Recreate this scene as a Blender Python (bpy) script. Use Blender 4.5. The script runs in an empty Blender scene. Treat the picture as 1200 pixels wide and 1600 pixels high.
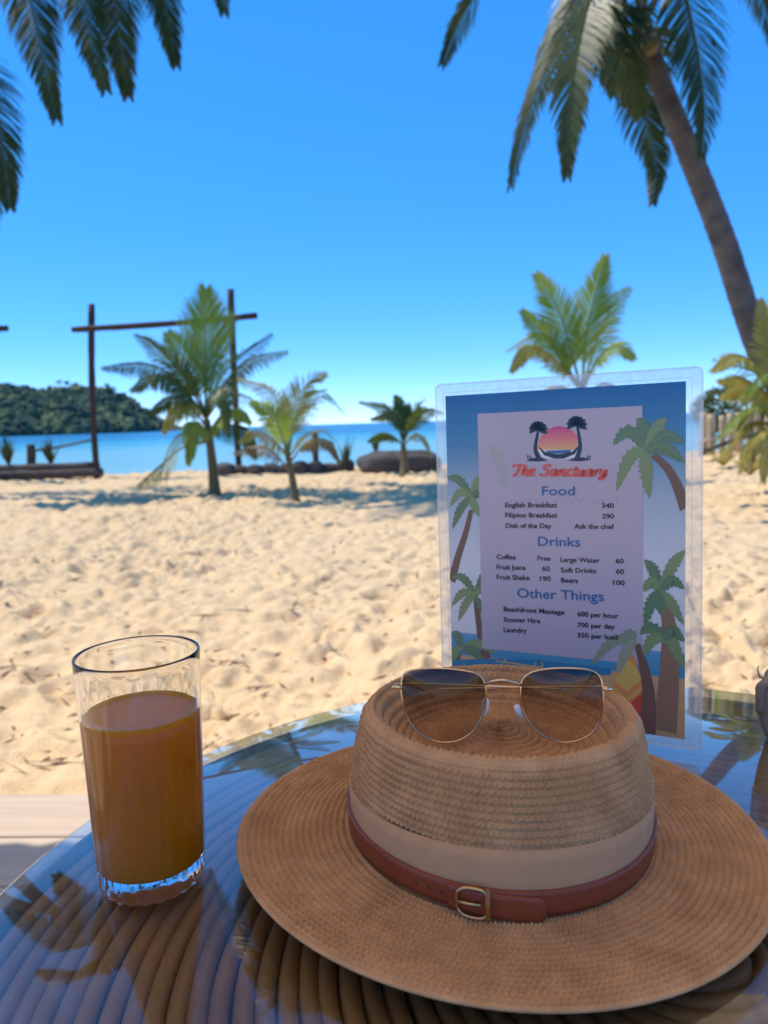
import bpy, math, random
import numpy as np
from mathutils import Vector, Matrix
random.seed(7); RNG = np.random.default_rng(7)
S = bpy.context.scene
COL = S.collection

# ------------------------------------------------------------------ camera
F_PX = 1200.0
ROLL = math.radians(1.8)
PITCH = math.atan(140 * math.cos(ROLL) / F_PX)
ZT = 0.80                       # table top (upper face of the glass)
CAM = Vector((0, 0, ZT + 0.284))
fw = Vector((0, math.cos(PITCH), -math.sin(PITCH)))
up0 = Vector((0, math.sin(PITCH), math.cos(PITCH)))
rt = Vector((1, 0, 0)) * math.cos(ROLL) - up0 * math.sin(ROLL)
upv = Vector((1, 0, 0)) * math.sin(ROLL) + up0 * math.cos(ROLL)
cd = bpy.data.cameras.new('camera')
cam = bpy.data.objects.new('camera', cd); COL.objects.link(cam)
m = Matrix((rt, upv, -fw)).transposed().to_4x4(); m.translation = CAM
cam.matrix_world = m
cd.sensor_fit = 'HORIZONTAL'; cd.sensor_width = 36; cd.lens = 36 * F_PX / 1200
cd.clip_start = 0.02; cd.clip_end = 60000
cd.dof.use_dof = True; cd.dof.focus_distance = 0.53; cd.dof.aperture_fstop = 12.5
S.camera = cam

def ray(x, y):
    return (rt * ((x - 600) / F_PX) - upv * ((y - 800) / F_PX) + fw)
def at(x, y, Y):                # point seen at pixel (x, y) that stands at depth Y
    d = ray(x, y); return CAM + d * (Y / d.y)
def onz(x, y, z):
    d = ray(x, y); return CAM + d * ((z - CAM.z) / d.z)

# ------------------------------------------------------------------ sky, sun, exposure
SUN = Vector((-0.45, 0.20, 0.85)).normalized()
elev = math.asin(SUN.z); azim = math.atan2(SUN.x, SUN.y)
world = bpy.data.worlds.new('World'); S.world = world; world.use_nodes = True
wn, wl = world.node_tree.nodes, world.node_tree.links
wn.clear()
sky = wn.new('ShaderNodeTexSky'); sky.sky_type = 'NISHITA'; sky.sun_disc = False
sky.sun_elevation = elev; sky.sun_rotation = azim
sky.altitude = 0; sky.air_density = 0.4; sky.dust_density = 0.0; sky.ozone_density = 10.0
gm = wn.new('ShaderNodeGamma'); gm.inputs['Gamma'].default_value = 0.5
hs = wn.new('ShaderNodeHueSaturation'); hs.inputs['Saturation'].default_value = 1.63; hs.inputs['Value'].default_value = 1.98; hs.inputs['Hue'].default_value = .508
bg = wn.new('ShaderNodeBackground'); bg.inputs['Strength'].default_value = 0.15
wo = wn.new('ShaderNodeOutputWorld')
wl.new(sky.outputs[0], gm.inputs['Color']); wl.new(gm.outputs[0], hs.inputs['Color']); wl.new(hs.outputs[0], bg.inputs['Color']); wl.new(bg.outputs[0], wo.inputs['Surface'])
ld = bpy.data.lights.new('sun', 'SUN'); ld.energy = 2.1; ld.angle = math.radians(0.5); ld.color = (1.0, 0.92, 0.78)
sun = bpy.data.objects.new('sun', ld); COL.objects.link(sun)
sun.rotation_euler = SUN.to_track_quat('Z', 'Y').to_euler()
vs = S.view_settings; vs.view_transform = 'Standard'; vs.look = 'None'; vs.gamma = 1; vs.use_curve_mapping = False
vs.exposure = 1.22
S.cycles.max_bounces = 10; S.cycles.transparent_max_bounces = 24; S.cycles.transmission_bounces = 10
S.cycles.caustics_refractive = True; S.cycles.sample_clamp_indirect = 6

# ------------------------------------------------------------------ helpers
def tag(o, label=None, cat=None, group=None, kind=None):
    if label: o['label'] = label
    if cat: o['category'] = cat
    if group: o['group'] = group
    if kind: o['kind'] = kind
    return o
def link(name, me, mat=None, parent=None):
    o = bpy.data.objects.new(name, me); COL.objects.link(o)
    if mat is not None and hasattr(me, 'materials') and not len(me.materials): me.materials.append(mat)
    if parent is not None: o.parent = parent
    return o
def mesh(name, V, Fc, smooth=False):
    me = bpy.data.meshes.new(name)
    me.from_pydata([tuple(v) for v in V], [], [tuple(f) for f in Fc]); me.update()
    if smooth: me.polygons.foreach_set('use_smooth', [True] * len(me.polygons))
    return me
def grid_mesh(name, P, closed_u=False, closed_v=False, smooth=True):
    """P: (nu, nv, 3) numpy array of points -> quad grid mesh"""
    nu, nv = P.shape[:2]
    idx = np.arange(nu * nv).reshape(nu, nv)
    if closed_u: idx = np.vstack([idx, idx[:1]])
    if closed_v: idx = np.hstack([idx, idx[:, :1]])
    q = np.stack([idx[:-1, :-1], idx[1:, :-1], idx[1:, 1:], idx[:-1, 1:]], -1).reshape(-1, 4)
    me = bpy.data.meshes.new(name)
    me.vertices.add(nu * nv); me.vertices.foreach_set('co', P.reshape(-1).astype(np.float32))
    me.loops.add(q.size); me.loops.foreach_set('vertex_index', q.reshape(-1).astype(np.int32))
    me.polygons.add(len(q)); me.polygons.foreach_set('loop_start', np.arange(0, q.size, 4, dtype=np.int32))
    me.polygons.foreach_set('loop_total', np.full(len(q), 4, dtype=np.int32))
    me.update(calc_edges=True); me.validate()
    if smooth: me.polygons.foreach_set('use_smooth', [True] * len(me.polygons))
    return me
def empty(name, loc=(0, 0, 0)):
    o = bpy.data.objects.new(name, None); COL.objects.link(o); o.location = loc
    o.empty_display_size = 0.05
    return o
class MB:
    def __init__(s): s.v = []; s.f = []; s.a = []
    def add(s, V, Fc, a=0.0):
        n = len(s.v); s.v += [tuple(p) for p in V]; s.f += [tuple(i + n for i in f) for f in Fc]
        s.a += (list(a) if hasattr(a, '__len__') else [a] * len(V))
    def box(s, c, d, R=None):
        x, y, z = (k / 2 for k in d); c = Vector(c)
        V = [Vector((i, j, k)) for i in (-x, x) for j in (-y, y) for k in (-z, z)]
        if R is not None: V = [R @ v for v in V]
        s.add([c + v for v in V], [(0, 1, 3, 2), (4, 6, 7, 5), (0, 4, 5, 1), (2, 3, 7, 6), (0, 2, 6, 4), (1, 5, 7, 3)])
    def tube(s, pts, rad, n=8, cap=True, a=0.0, noise=0.0):
        pts = [Vector(p) for p in pts]; N = len(pts)
        rads = rad if hasattr(rad, '__len__') else [rad] * N
        V = []; ref = None
        for i, p in enumerate(pts):
            t = (pts[min(i + 1, N - 1)] - pts[max(i - 1, 0)]).normalized()
            if ref is None:
                ref = t.orthogonal().normalized()
            ref = (ref - t * ref.dot(t)).normalized(); b = t.cross(ref)
            for k in range(n):
                an = 2 * math.pi * k / n
                rr = rads[i] * (1 + noise * (random.random() - .5))
                V.append(p + (ref * math.cos(an) + b * math.sin(an)) * rr)
        Fc = [(i * n + k, i * n + (k + 1) % n, (i + 1) * n + (k + 1) % n, (i + 1) * n + k) for i in range(N - 1) for k in range(n)]
        if cap: Fc += [tuple(range(n))[::-1], tuple((N - 1) * n + k for k in range(n))]
        s.add(V, Fc, a)
    def build(s, name, mat=None, parent=None, smooth=False, attr=False):
        me = mesh(name, s.v, s.f, smooth)
        if attr:
            at_ = me.attributes.new('tip', 'FLOAT', 'POINT'); at_.data.foreach_set('value', s.a)
        return link(name, me, mat, parent)
def bez(P, n):
    """Catmull-Rom through control points, n samples"""
    P = [Vector(p) for p in P]; P = [P[0] * 2 - P[1]] + P + [P[-1] * 2 - P[-2]]
    out = []; segs = len(P) - 3
    for i in range(n):
        u = i / (n - 1) * segs; k = min(int(u), segs - 1); t = u - k
        a, b, c, d = P[k:k + 4]
        out.append(0.5 * ((2 * b) + (c - a) * t + (2 * a - 5 * b + 4 * c - d) * t * t + (3 * b - a - 3 * c + d) * t ** 3))
    return out
def ngon(pts, th):
    """flat polygon given as 2D pts extruded by thickness th in -y (local x right, z up)"""
    n = len(pts)
    V = [(x, 0, z) for x, z in pts] + [(x, -th, z) for x, z in pts]
    return V, [tuple(range(n)), tuple(range(2 * n - 1, n - 1, -1))] + [(i, n + i, n + (i + 1) % n, (i + 1) % n) for i in range(n)]

# ---- numpy value noise
def vnoise(x, y, seed=0):
    xi, yi = np.floor(x).astype(np.int64), np.floor(y).astype(np.int64)
    fx, fy = x - xi, y - yi
    fx = fx * fx * (3 - 2 * fx); fy = fy * fy * (3 - 2 * fy)
    def h(a, b):
        n = (a * 374761393 + b * 668265263 + seed * 982451653) & 0xFFFFFFFF
        n = ((n ^ (n >> 13)) * 1274126177) & 0xFFFFFFFF
        return ((n ^ (n >> 16)) & 0xFFFF) / 65535.0
    return (h(xi, yi) * (1 - fx) + h(xi + 1, yi) * fx) * (1 - fy) + (h(xi, yi + 1) * (1 - fx) + h(xi + 1, yi + 1) * fx) * fy
def fbm(x, y, o=4, seed=0):
    s = 0; a = 1; t = 0
    for k in range(o):
        s = s + a * vnoise(x * 2 ** k, y * 2 ** k, seed + k); t += a; a *= .5
    return s / t

# ---- materials
MATS = {}
def nt(name):
    m = bpy.data.materials.new(name); m.use_nodes = True
    MATS[name] = m
    n = m.node_tree.nodes; b = n['Principled BSDF']
    return m, n, m.node_tree.links, b
def pbr(name, col, rough=.6, metal=0, spec=.5, noise=None, bump=None, coat=0, coord='Object'):
    """noise=(scale, colour2, contrast) mottles the colour; bump=(scale, strength, distance)"""
    m, n, l, b = nt(name)
    b.inputs['Base Color'].default_value = (*col, 1); b.inputs['Roughness'].default_value = rough
    b.inputs['Metallic'].default_value = metal; b.inputs['Specular IOR Level'].default_value = spec
    b.inputs['Coat Weight'].default_value = coat; b.inputs['Coat Roughness'].default_value = .12
    tc = n.new('ShaderNodeTexCoord')
    if noise:
        t = n.new('ShaderNodeTexNoise'); t.inputs['Scale'].default_value = noise[0]; t.inputs['Detail'].default_value = 6
        r = n.new('ShaderNodeValToRGB'); r.color_ramp.elements[0].position = .5 - noise[2]; r.color_ramp.elements[1].position = .5 + noise[2]
        r.color_ramp.elements[0].color = (*col, 1); r.color_ramp.elements[1].color = (*noise[1], 1)
        l.new(tc.outputs[coord], t.inputs['Vector']); l.new(t.outputs['Fac'], r.inputs['Fac']); l.new(r.outputs['Color'], b.inputs['Base Color'])
    if bump:
        t = n.new('ShaderNodeTexNoise'); t.inputs['Scale'].default_value = bump[0]; t.inputs['Detail'].default_value = 8
        bp = n.new('ShaderNodeBump'); bp.inputs['Strength'].default_value = bump[1]; bp.inputs['Distance'].default_value = bump[2]
        l.new(tc.outputs[coord], t.inputs['Vector']); l.new(t.outputs['Fac'], bp.inputs['Height']); l.new(bp.outputs['Normal'], b.inputs['Normal'])
    return m
def leafmat(name, col, col2, tipcol, trans=.35):
    m, n, l, b = nt(name)
    b.inputs['Roughness'].default_value = .45; b.inputs['Specular IOR Level'].default_value = .28
    at_ = n.new('ShaderNodeAttribute'); at_.attribute_name = 'tip'
    tc = n.new('ShaderNodeTexCoord'); ns = n.new('ShaderNodeTexNoise'); ns.inputs['Scale'].default_value = 2.2; ns.inputs['Detail'].default_value = 3
    l.new(tc.outputs['Object'], ns.inputs['Vector'])
    mx = n.new('ShaderNodeMix'); mx.data_type = 'RGBA'; mx.inputs['A'].default_value = (*col, 1); mx.inputs['B'].default_value = (*col2, 1)
    mr = n.new('ShaderNodeMapRange'); mr.inputs['From Min'].default_value = .35; mr.inputs['From Max'].default_value = .65
    l.new(ns.outputs['Fac'], mr.inputs['Value']); l.new(mr.outputs['Result'], mx.inputs['Factor'])
    m2 = n.new('ShaderNodeMix'); m2.data_type = 'RGBA'; m2.inputs['B'].default_value = (*tipcol, 1)
    l.new(mx.outputs['Result'], m2.inputs['A']); l.new(at_.outputs['Fac'], m2.inputs['Factor'])
    l.new(m2.outputs['Result'], b.inputs['Base Color'])
    tr = n.new('ShaderNodeBsdfTranslucent'); l.new(m2.outputs['Result'], tr.inputs['Color'])
    ms = n.new('ShaderNodeMixShader'); ms.inputs['Fac'].default_value = trans
    l.new(b.outputs[0], ms.inputs[1]); l.new(tr.outputs[0], ms.inputs[2]); l.new(ms.outputs[0], n['Material Output'].inputs['Surface'])
    return m

SAND = pbr('sand', (.76, .55, .31), .95, spec=.15, noise=(9, (.62, .44, .245), .22), bump=(90, .7, .012))
def sandmat():
    m = MATS['sand']; n = m.node_tree.nodes; l = m.node_tree.links
    b = n['Principled BSDF']; src = b.inputs['Base Color'].links[0].from_socket
    v = n.new('ShaderNodeTexVoronoi'); v.inputs['Scale'].default_value = 13
    tc = n.new('ShaderNodeTexCoord'); l.new(tc.outputs['Object'], v.inputs['Vector'])
    r = n.new('ShaderNodeValToRGB'); r.color_ramp.elements[0].position = .045; r.color_ramp.elements[1].position = .085
    r.color_ramp.elements[0].color = (.22, .14, .08, 1); r.color_ramp.elements[1].color = (1, 1, 1, 1)
    mx = n.new('ShaderNodeMix'); mx.data_type = 'RGBA'; mx.blend_type = 'MULTIPLY'; mx.inputs['Factor'].default_value = .55
    l.new(v.outputs['Distance'], r.inputs['Fac']); l.new(src, mx.inputs['A']); l.new(r.outputs['Color'], mx.inputs['B']); l.new(mx.outputs['Result'], b.inputs['Base Color'])
sandmat()
PLANK = pbr('bleached_plank', (.60, .47, .34), .8, noise=(5, (.46, .345, .24), .25), bump=(40, .3, .004))
_n, _l = PLANK.node_tree.nodes, PLANK.node_tree.links
for _t in [q for q in _n if q.type == 'TEX_NOISE']:
    _m = _n.new('ShaderNodeMapping'); _m.inputs['Scale'].default_value = (.5, 9, 9); _s = _t.inputs['Vector'].links[0].from_socket
    _l.new(_s, _m.inputs['Vector']); _l.new(_m.outputs[0], _t.inputs['Vector'])
POSTM = pbr('dark_timber', (.032, .020, .018), .75, noise=(6, (.055, .030, .022), .3), bump=(30, .5, .02))
LOGM = pbr('weathered_log', (.055, .040, .034), .85, noise=(4, (.10, .07, .055), .3), bump=(14, .6, .05))
ROCKM = pbr('dark_rock', (.06, .055, .055), .9, noise=(3, (.11, .095, .085), .3), bump=(8, .8, .08))
TRUNK = pbr('palm_bark', (.062, .056, .056), .85, noise=(5, (.15, .13, .115), .2), bump=(25, .6, .03))
YTRUNK = pbr('young_palm_stem', (.20, .17, .06), .7, noise=(6, (.13, .08, .045), .3), bump=(30, .4, .02))
BAMBOO = pbr('bamboo_stake', (.64, .48, .28), .6, noise=(4, (.48, .35, .2), .3), bump=(30, .3, .01))
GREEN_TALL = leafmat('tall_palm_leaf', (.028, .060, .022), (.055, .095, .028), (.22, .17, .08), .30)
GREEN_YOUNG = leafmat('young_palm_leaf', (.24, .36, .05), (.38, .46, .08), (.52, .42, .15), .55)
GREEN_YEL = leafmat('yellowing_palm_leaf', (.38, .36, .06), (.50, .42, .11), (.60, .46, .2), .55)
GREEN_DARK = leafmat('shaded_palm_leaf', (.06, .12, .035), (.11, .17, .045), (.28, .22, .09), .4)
DRY = leafmat('dry_leaf', (.36, .25, .12), (.26, .17, .08), (.5, .38, .2), .3)
AGAVE = leafmat('spiky_leaf', (.045, .075, .03), (.08, .10, .035), (.2, .16, .07), .2)
FOREST = pbr('hazed_forest_canopy', (.042, .085, .070), .95, spec=.1, noise=(.05, (.14, .17, .085), .13), bump=(.35, .9, 2.0))  # lightened and bluish: distance haze is mixed into the canopy colours
SCRUB = pbr('pale_scrub', (.17, .17, .08), .95, spec=.1, noise=(.1, (.16, .12, .065), .2), bump=(.5, .9, 1.5))
HILLM = pbr('hill_earth', (.05, .06, .03), 1, noise=(.05, (.10, .09, .05), .2))

# ------------------------------------------------------------------ beach, sea, island
def sand_height(x, y):
    r = np.hypot(x, y)
    near = np.clip((y - 1.9) / .5, 0, 1) * np.clip((26 - y) / 6, 0, 1)
    z = (fbm(x * 1.1, y * 1.1, 3, 3) - .5) * .10
    a = fbm(x * 4.2 + 2.0 * fbm(x * 2, y * 2, 2, 90), y * 4.2, 3, 11)
    z = z + (np.abs(a - .5) * 2) ** 1.0 * .085 - .03
    z = z + (fbm(x * 10, y * 12, 3, 21) - .5) * .075
    z = z * near * (.55 + .95 * np.clip((fbm(x * .45 + 7, y * .3, 3, 61) - .3) / .4, 0, 1))
    drop = np.clip((y - 18.6) / 7.0, 0, 1); z = z - (drop * drop * (3 - 2 * drop)) * 2.2
    crest = np.exp(-((y - 17.6) / 1.5) ** 2) * .06
    mound = np.exp(-((x - 8.0) / 2.6) ** 2 - ((y - 13.5) / 3.5) ** 2) * .40
    return z + crest + mound
def beach():
    th = np.concatenate([np.linspace(-math.radians(36), math.radians(36), 560), np.linspace(math.radians(36), math.radians(324), 74)[1:-1]])
    r = np.concatenate([np.linspace(.3, 1.8, 8)[:-1], np.geomspace(1.8, 28, 520), np.geomspace(28, 900, 16)[1:]])
    R, T = np.meshgrid(r, th, indexing='ij')
    X, Y = R * np.sin(T), R * np.cos(T)
    Z = sand_height(X, Y)
    # individual footprints: oval pits with a pushed-up rim
    fp = RNG.uniform([-.62, 2.3], [.62, 15], (420, 2)); fp[:, 0] *= fp[:, 1]
    for (fx, fy) in fp:
        an = RNG.uniform(0, 3.14); a, b = RNG.uniform(.10, .15), RNG.uniform(.045, .07)
        msk = (np.abs(X - fx) < .4) & (np.abs(Y - fy) < .4)
        dx, dy = X[msk] - fx, Y[msk] - fy
        u, v = dx * math.cos(an) + dy * math.sin(an), -dx * math.sin(an) + dy * math.cos(an)
        q = np.sqrt((u / a) ** 2 + (v / b) ** 2)
        Z[msk] += RNG.uniform(.5, 1) * (-.045 * np.exp(-q ** 2 * 1.1) + .018 * np.exp(-((q - 1.5) / .45) ** 2))
    me = grid_mesh('beach_sand', np.stack([X, Y, Z], -1), closed_v=True)
    o = link('beach_sand', me, SAND); tag(o, kind='structure')
beach()

def debris():
    mb = MB()
    for _ in range(1500):
        y = 2.3 * (15 / 2.3) ** random.random(); x = random.uniform(-.62, .62) * y
        z = float(sand_height(np.array(x), np.array(y))) + .006
        a = random.uniform(0, 3.14); ln = random.uniform(.012, .05) if random.random() < .8 else random.uniform(.06, .14); w = random.uniform(.003, .010)
        u = Vector((math.cos(a), math.sin(a), random.uniform(-.15, .25))) * ln; v = Vector((-math.sin(a), math.cos(a), .3)) * w; p = Vector((x, y, z)); h = Vector((0, 0, w * .8))
        mb.add([p - u, p + v, p + u, p - v, p + h], [(0, 3, 4), (3, 2, 4), (2, 1, 4), (1, 0, 4)])
    tag(mb.build('beach_litter', pbr('dry_litter', (.20, .12, .07), .9, noise=(3, (.34, .23, .14), .3)), None), 'scattered dry husk and twig bits on the sand', 'litter', kind='stuff')
debris()
def seamat():
    m, n, l, b = nt('sea_water')
    g = n.new('ShaderNodeNewGeometry'); sp = n.new('ShaderNodeSeparateXYZ'); l.new(g.outputs['Position'], sp.inputs[0])
    mr = n.new('ShaderNodeMapRange'); mr.interpolation_type = 'SMOOTHSTEP'
    mr.inputs['From Min'].default_value = 25; mr.inputs['From Max'].default_value = 170
    l.new(sp.outputs['Y'], mr.inputs['Value'])
    ns = n.new('ShaderNodeTexNoise'); ns.inputs['Scale'].default_value = 1; ns.inputs['Detail'].default_value = 5
    mp = n.new('ShaderNodeMapping'); mp.inputs['Scale'].default_value = (.012, .05, 1); l.new(g.outputs['Position'], mp.inputs['Vector']); l.new(mp.outputs[0], ns.inputs['Vector'])
    ad = n.new('ShaderNodeMath'); ad.operation = 'MULTIPLY_ADD'; ad.inputs[1].default_value = .5; ad.inputs[2].default_value = -.25
    l.new(ns.outputs['Fac'], ad.inputs[0])
    sm = n.new('ShaderNodeMath'); sm.operation = 'ADD'; l.new(ad.outputs[0], sm.inputs[0]); l.new(mr.outputs[0], sm.inputs[1])
    r = n.new('ShaderNodeValToRGB'); e = r.color_ramp.elements
    e[0].position = 0; e[0].color = (.22, .43, .43, 1); e[1].position = 1; e[1].color = (.008, .13, .25, 1)
    k = e.new(.45); k.color = (.04, .30, .36, 1)
    l.new(sm.outputs[0], r.inputs['Fac']); l.new(r.outputs['Color'], b.inputs['Base Color'])
    b.inputs['Roughness'].default_value = .25; b.inputs['IOR'].default_value = 1.33; b.inputs['Specular IOR Level'].default_value = .35
    w = n.new('ShaderNodeTexNoise'); w.inputs['Scale'].default_value = 1; w.inputs['Detail'].default_value = 6
    m2 = n.new('ShaderNodeMapping'); m2.inputs['Scale'].default_value = (.5, 1.4, 1); l.new(g.outputs['Position'], m2.inputs['Vector']); l.new(m2.outputs[0], w.inputs['Vector'])
    bp = n.new('ShaderNodeBump'); bp.inputs['Strength'].default_value = .8; bp.inputs['Distance'].default_value = .35
    l.new(w.outputs['Fac'], bp.inputs['Height']); l.new(bp.outputs['Normal'], b.inputs['Normal'])
    return m
SEA_Z = -.5
V = [(-9000, 19, SEA_Z), (9000, 19, SEA_Z), (16000, 22000, SEA_Z), (-16000, 22000, SEA_Z)]
tag(link('sea', mesh('sea', V, [(0, 1, 2, 3)]), seamat()), kind='structure')

# island hill: skyline traced as heights over x at ~700 m, given its own depth
ISL_Y = 700.0
def island():
    sky_px = [(-520, 640), (-420, 610), (-300, 585), (-180, 590), (-80, 600), (0, 604), (20, 604), (45, 609), (66, 615), (90, 610), (125, 606), (160, 608), (185, 617), (210, 633), (235, 652), (255, 671), (275, 679)]
    pts = [at(x, y + 8, ISL_Y) for x, y in sky_px]
    xs = np.array([p.x for p in pts]); hs_ = np.array([p.z for p in pts]) - SEA_Z
    def H(x, y):
        base = np.interp(x, xs, hs_, left=0, right=0)
        d = (y - ISL_Y) / 75.0
        prof = np.where(d < 0, np.clip(1 - (-d) ** 1.6, 0, 1), np.clip(1 - (d / 2.2) ** 2, 0, 1))
        return base * prof * (1 + .10 * (fbm(x / 30, y / 30, 3, 5) - .5)) + SEA_Z - 1.0
    X, Y = np.meshgrid(np.linspace(xs[0], xs[-1], 160), np.linspace(ISL_Y - 80, ISL_Y + 170, 60), indexing='ij')
    o = link('island_hill', grid_mesh('island_hill', np.stack([X, Y, H(X, Y)], -1)), HILLM); tag(o, kind='structure')
    # woodland: lumpy crowns, one mass
    rng = np.random.default_rng(3)
    ico_v, ico_f = [], []
    import bmesh
    bm = bmesh.new(); bmesh.ops.create_icosphere(bm, subdivisions=2, radius=1)
    iv = np.array([v.co[:] for v in bm.verts]); ifc = [[v.index for v in f.verts] for f in bm.faces]; bm.free()
    def canopy(n, rmin, rmax, ymin, ymax, mat, name, label, xmin=xs[0], flt=None):
        VV, FF, k = [], [], 0
        for _ in range(n):
            x = rng.uniform(max(xmin, -460), xs[-1]); y = rng.uniform(ymin, ymax)
            h = float(H(np.array(x), np.array(y)))
            if h < SEA_Z + .3: continue
            s = rmin + (rmax - rmin) * rng.random() ** 1.8
            w = iv * (1 + rng.normal(0, .22, (len(iv), 1))) * np.array([s, s, s * rng.uniform(.7, 1.1)]) + np.array([x, y, h + s * .35])
            VV.append(w); FF += [[i + k for i in f] for f in ifc]; k += len(iv)
        me = mesh(name, np.concatenate(VV), FF, False)
        o = link(name, me, mat); tag(o, label, 'woodland', kind='stuff')
    canopy(4200, 1.6, 6.0, ISL_Y - 74, ISL_Y + 20, FOREST, 'island_woodland', 'dense dark green woodland covering the far island hill')
    canopy(160, 1.8, 4.0, ISL_Y - 77, ISL_Y - 66, SCRUB, 'island_scrub', 'pale scrub along the shore at the foot of the island hill', xmin=-350)
    return H
HILL_H = island()

# ------------------------------------------------------------------ palms
def frond(ctrl, n, L, w, mat, parent, side=None, gravity=.35, r0=.02, bare=.18, roll=0.0, tipfade=1.0, split=0.0, name='frond', lean=.75):
    """one palm frond: rachis through ctrl points, n leaflets per side. Built as one mesh."""
    D = bez(ctrl, 90); acc = [0.0]
    for i in range(89): acc.append(acc[-1] + (D[i + 1] - D[i]).length)
    C = []
    for i in range(26):                       # even spacing along the rachis
        w_ = acc[-1] * i / 25; k = max(j for j in range(90) if acc[j] <= w_ + 1e-9); k = min(k, 88)
        C.append(D[k].lerp(D[k + 1], min(1, (w_ - acc[k]) / max(1e-6, acc[k + 1] - acc[k]))))
    n = max(9, min(n, int(acc[-1] / .030)))
    mb = MB()
    N = len(C)
    mb.tube(C, [r0 * (1 - .85 * i / (N - 1)) for i in range(N)], 5, a=.25)
    chord = C[-1] - C[0]; hz = Vector((chord.x, chord.y, 0))
    if side is None:
        side = Vector((hz.y, -hz.x, 0)).normalized() if hz.length > 1e-3 else Vector((1, 0, 0))
    side = Vector(side)
    for i in range(n):
        t = bare + (1 - bare) * (i + .5) / n
        u = t * (N - 1); k = min(int(u), N - 2); fr = u - k
        p = C[k].lerp(C[k + 1], fr); T = (C[k + 1] - C[k]).normalized()
        sd = (side - T * side.dot(T)).normalized(); nm = T.cross(sd)
        if roll: sd = Matrix.Rotation(roll, 3, T) @ sd; nm = T.cross(sd)
        env = (.55 + .45 * min(1, (t - bare) / .2)) * (1 - .86 * max(0, (t - .35) / .65) ** 1.25)
        for sg in (-1, 1):
            if random.random() < split: continue
            ln = L * env * random.uniform(.85, 1.1)
            sw = lean + .55 * t + random.uniform(-.12, .12)
            d = (sd * sg + T * sw + nm * random.uniform(-.12, .22)).normalized()
            q0 = p; q1 = p + d * ln * .5 + Vector((0, 0, -gravity * ln * .22)); d2 = (d + Vector((0, 0, -gravity * random.uniform(.7, 1.4)))).normalized()
            q2 = q1 + d2 * ln * .32; d3 = (d2 + Vector((0, 0, -gravity * 1.1))).normalized(); q3 = q2 + d3 * ln * .25
            wv = d.cross(nm).normalized() * (w * .5) + nm * (w * .18 * sg)
            tb = random.random() ** 4 * tipfade * .6
            mb.add([q0 - wv * .5, q0 + wv * .5, q1 - wv, q1 + wv, q2 - wv * .7, q2 + wv * .7, q3],
                   [(0, 1, 3, 2), (2, 3, 5, 4), (4, 5, 6)], [tb * .3, tb * .3, tb * .5, tb * .5, tb, tb, min(1, tb + .35 * tipfade)])
    return mb.build(name, mat, parent, attr=True)
def trunk(pts, r0, r1, mat, parent, ring=.13, n=14, name='trunk'):
    C = bez(pts, 8); ln = sum((C[i + 1] - C[i]).length for i in range(7)); k = max(10, int(ln / ring) * 3)
    C = bez(pts, k); mb = MB(); R = []
    for i in range(k):
        t = i / (k - 1); r = r0 + (r1 - r0) * t ** .8 + r0 * .35 * math.exp(-t * 14)
        R.append(r * (1.0 + (.02 if i % 3 == 0 else -.008) + random.uniform(-.012, .012)))
    mb.tube(C, R, n, noise=.03)
    return mb.build(name, mat, parent, smooth=True)
def P(x, y, Y): return at(x, y, Y)

# tall leaning coconut palm on the right (crown at the top edge)
YR = 9.5
t = empty('coconut_palm', P(1320, 745, YR + .2)); t.location.z = 0.0
off = t.location.copy()
def L_(o, off):      # shift children made in world space under the moved parent
    o.location = -off; return o
cr = P(1003, 40, YR)
L_(trunk([Vector((P(1320, 745, YR).x, YR + .2, -.1)), P(1252, 660, YR), P(1188, 548, YR), P(1128, 370, YR), P(1073, 230, YR), P(1030, 125, YR), P(1000, 30, YR)], .185, .115, TRUNK, t), off)
tag(t, 'tall leaning coconut palm at the right with its crown at the top edge', 'palm tree', 'coconut palms')
FR = [  # control pixels with depth offsets
    [(995, 40, 0), (930, -60, -.3), (860, 90, -.9), (818, 200, -1.1), (798, 290, -1.1)],
    [(1000, 40, 0), (935, -20, -.6), (900, 90, -1.4), (890, 200, -1.7), (886, 275, -1.7)],
    [(1000, 40, 0), (960, 5, .8), (945, 60, 1.4), (955, 120, 1.6), (958, 150, 1.6)],
    [(995, 30, 0), (880, -80, .3), (780, -50, .5), (725, 20, .6), (690, 100, .6)],
    [(1010, 40, 0), (1015, 60, 1.0), (1005, 160, 1.5), (1025, 250, 1.6), (1020, 318, 1.5)],
    [(1010, 30, 0), (1055, -40, -.4), (1085, 60, -.7), (1100, 170, -.8), (1096, 245, -.8)],
    [(1005, 30, 0), (1090, -110, .6), (1160, -60, .9), (1200, 20, 1.0), (1215, 90, 1.0)],
    [(1005, 20, 0), (985, -130, .4), (940, -230, .9), (880, -240, 1.6), (840, -190, 2.1)],
    [(1005, 20, 0), (1040, -150, -.3), (1110, -240, -.6), (1190, -220, -1.0), (1250, -140, -1.2)],
    [(1000, 20, 0), (960, -120, -.9), (900, -180, -1.9), (840, -130, -2.6), (820, -30, -2.9)],
    [(1005, 20, 0), (1010, -170, .5), (1030, -290, 1.2), (1060, -330, 2.0), (1090, -300, 2.6)],
    [(1000, 40, 0), (985, 10, -.5), (965, 60, -.8), (990, 130, -.7), (1000, 180, -.6)],
]
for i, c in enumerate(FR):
    L_(frond([P(x, y, YR + d) for x, y, d in c], 120, .62, .026, GREEN_TALL, t, gravity=.35, r0=.03, bare=.10, tipfade=.8, lean=.8, side=Vector((.75, .2, .6)) if i in (3, 5) else None), off)
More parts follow.
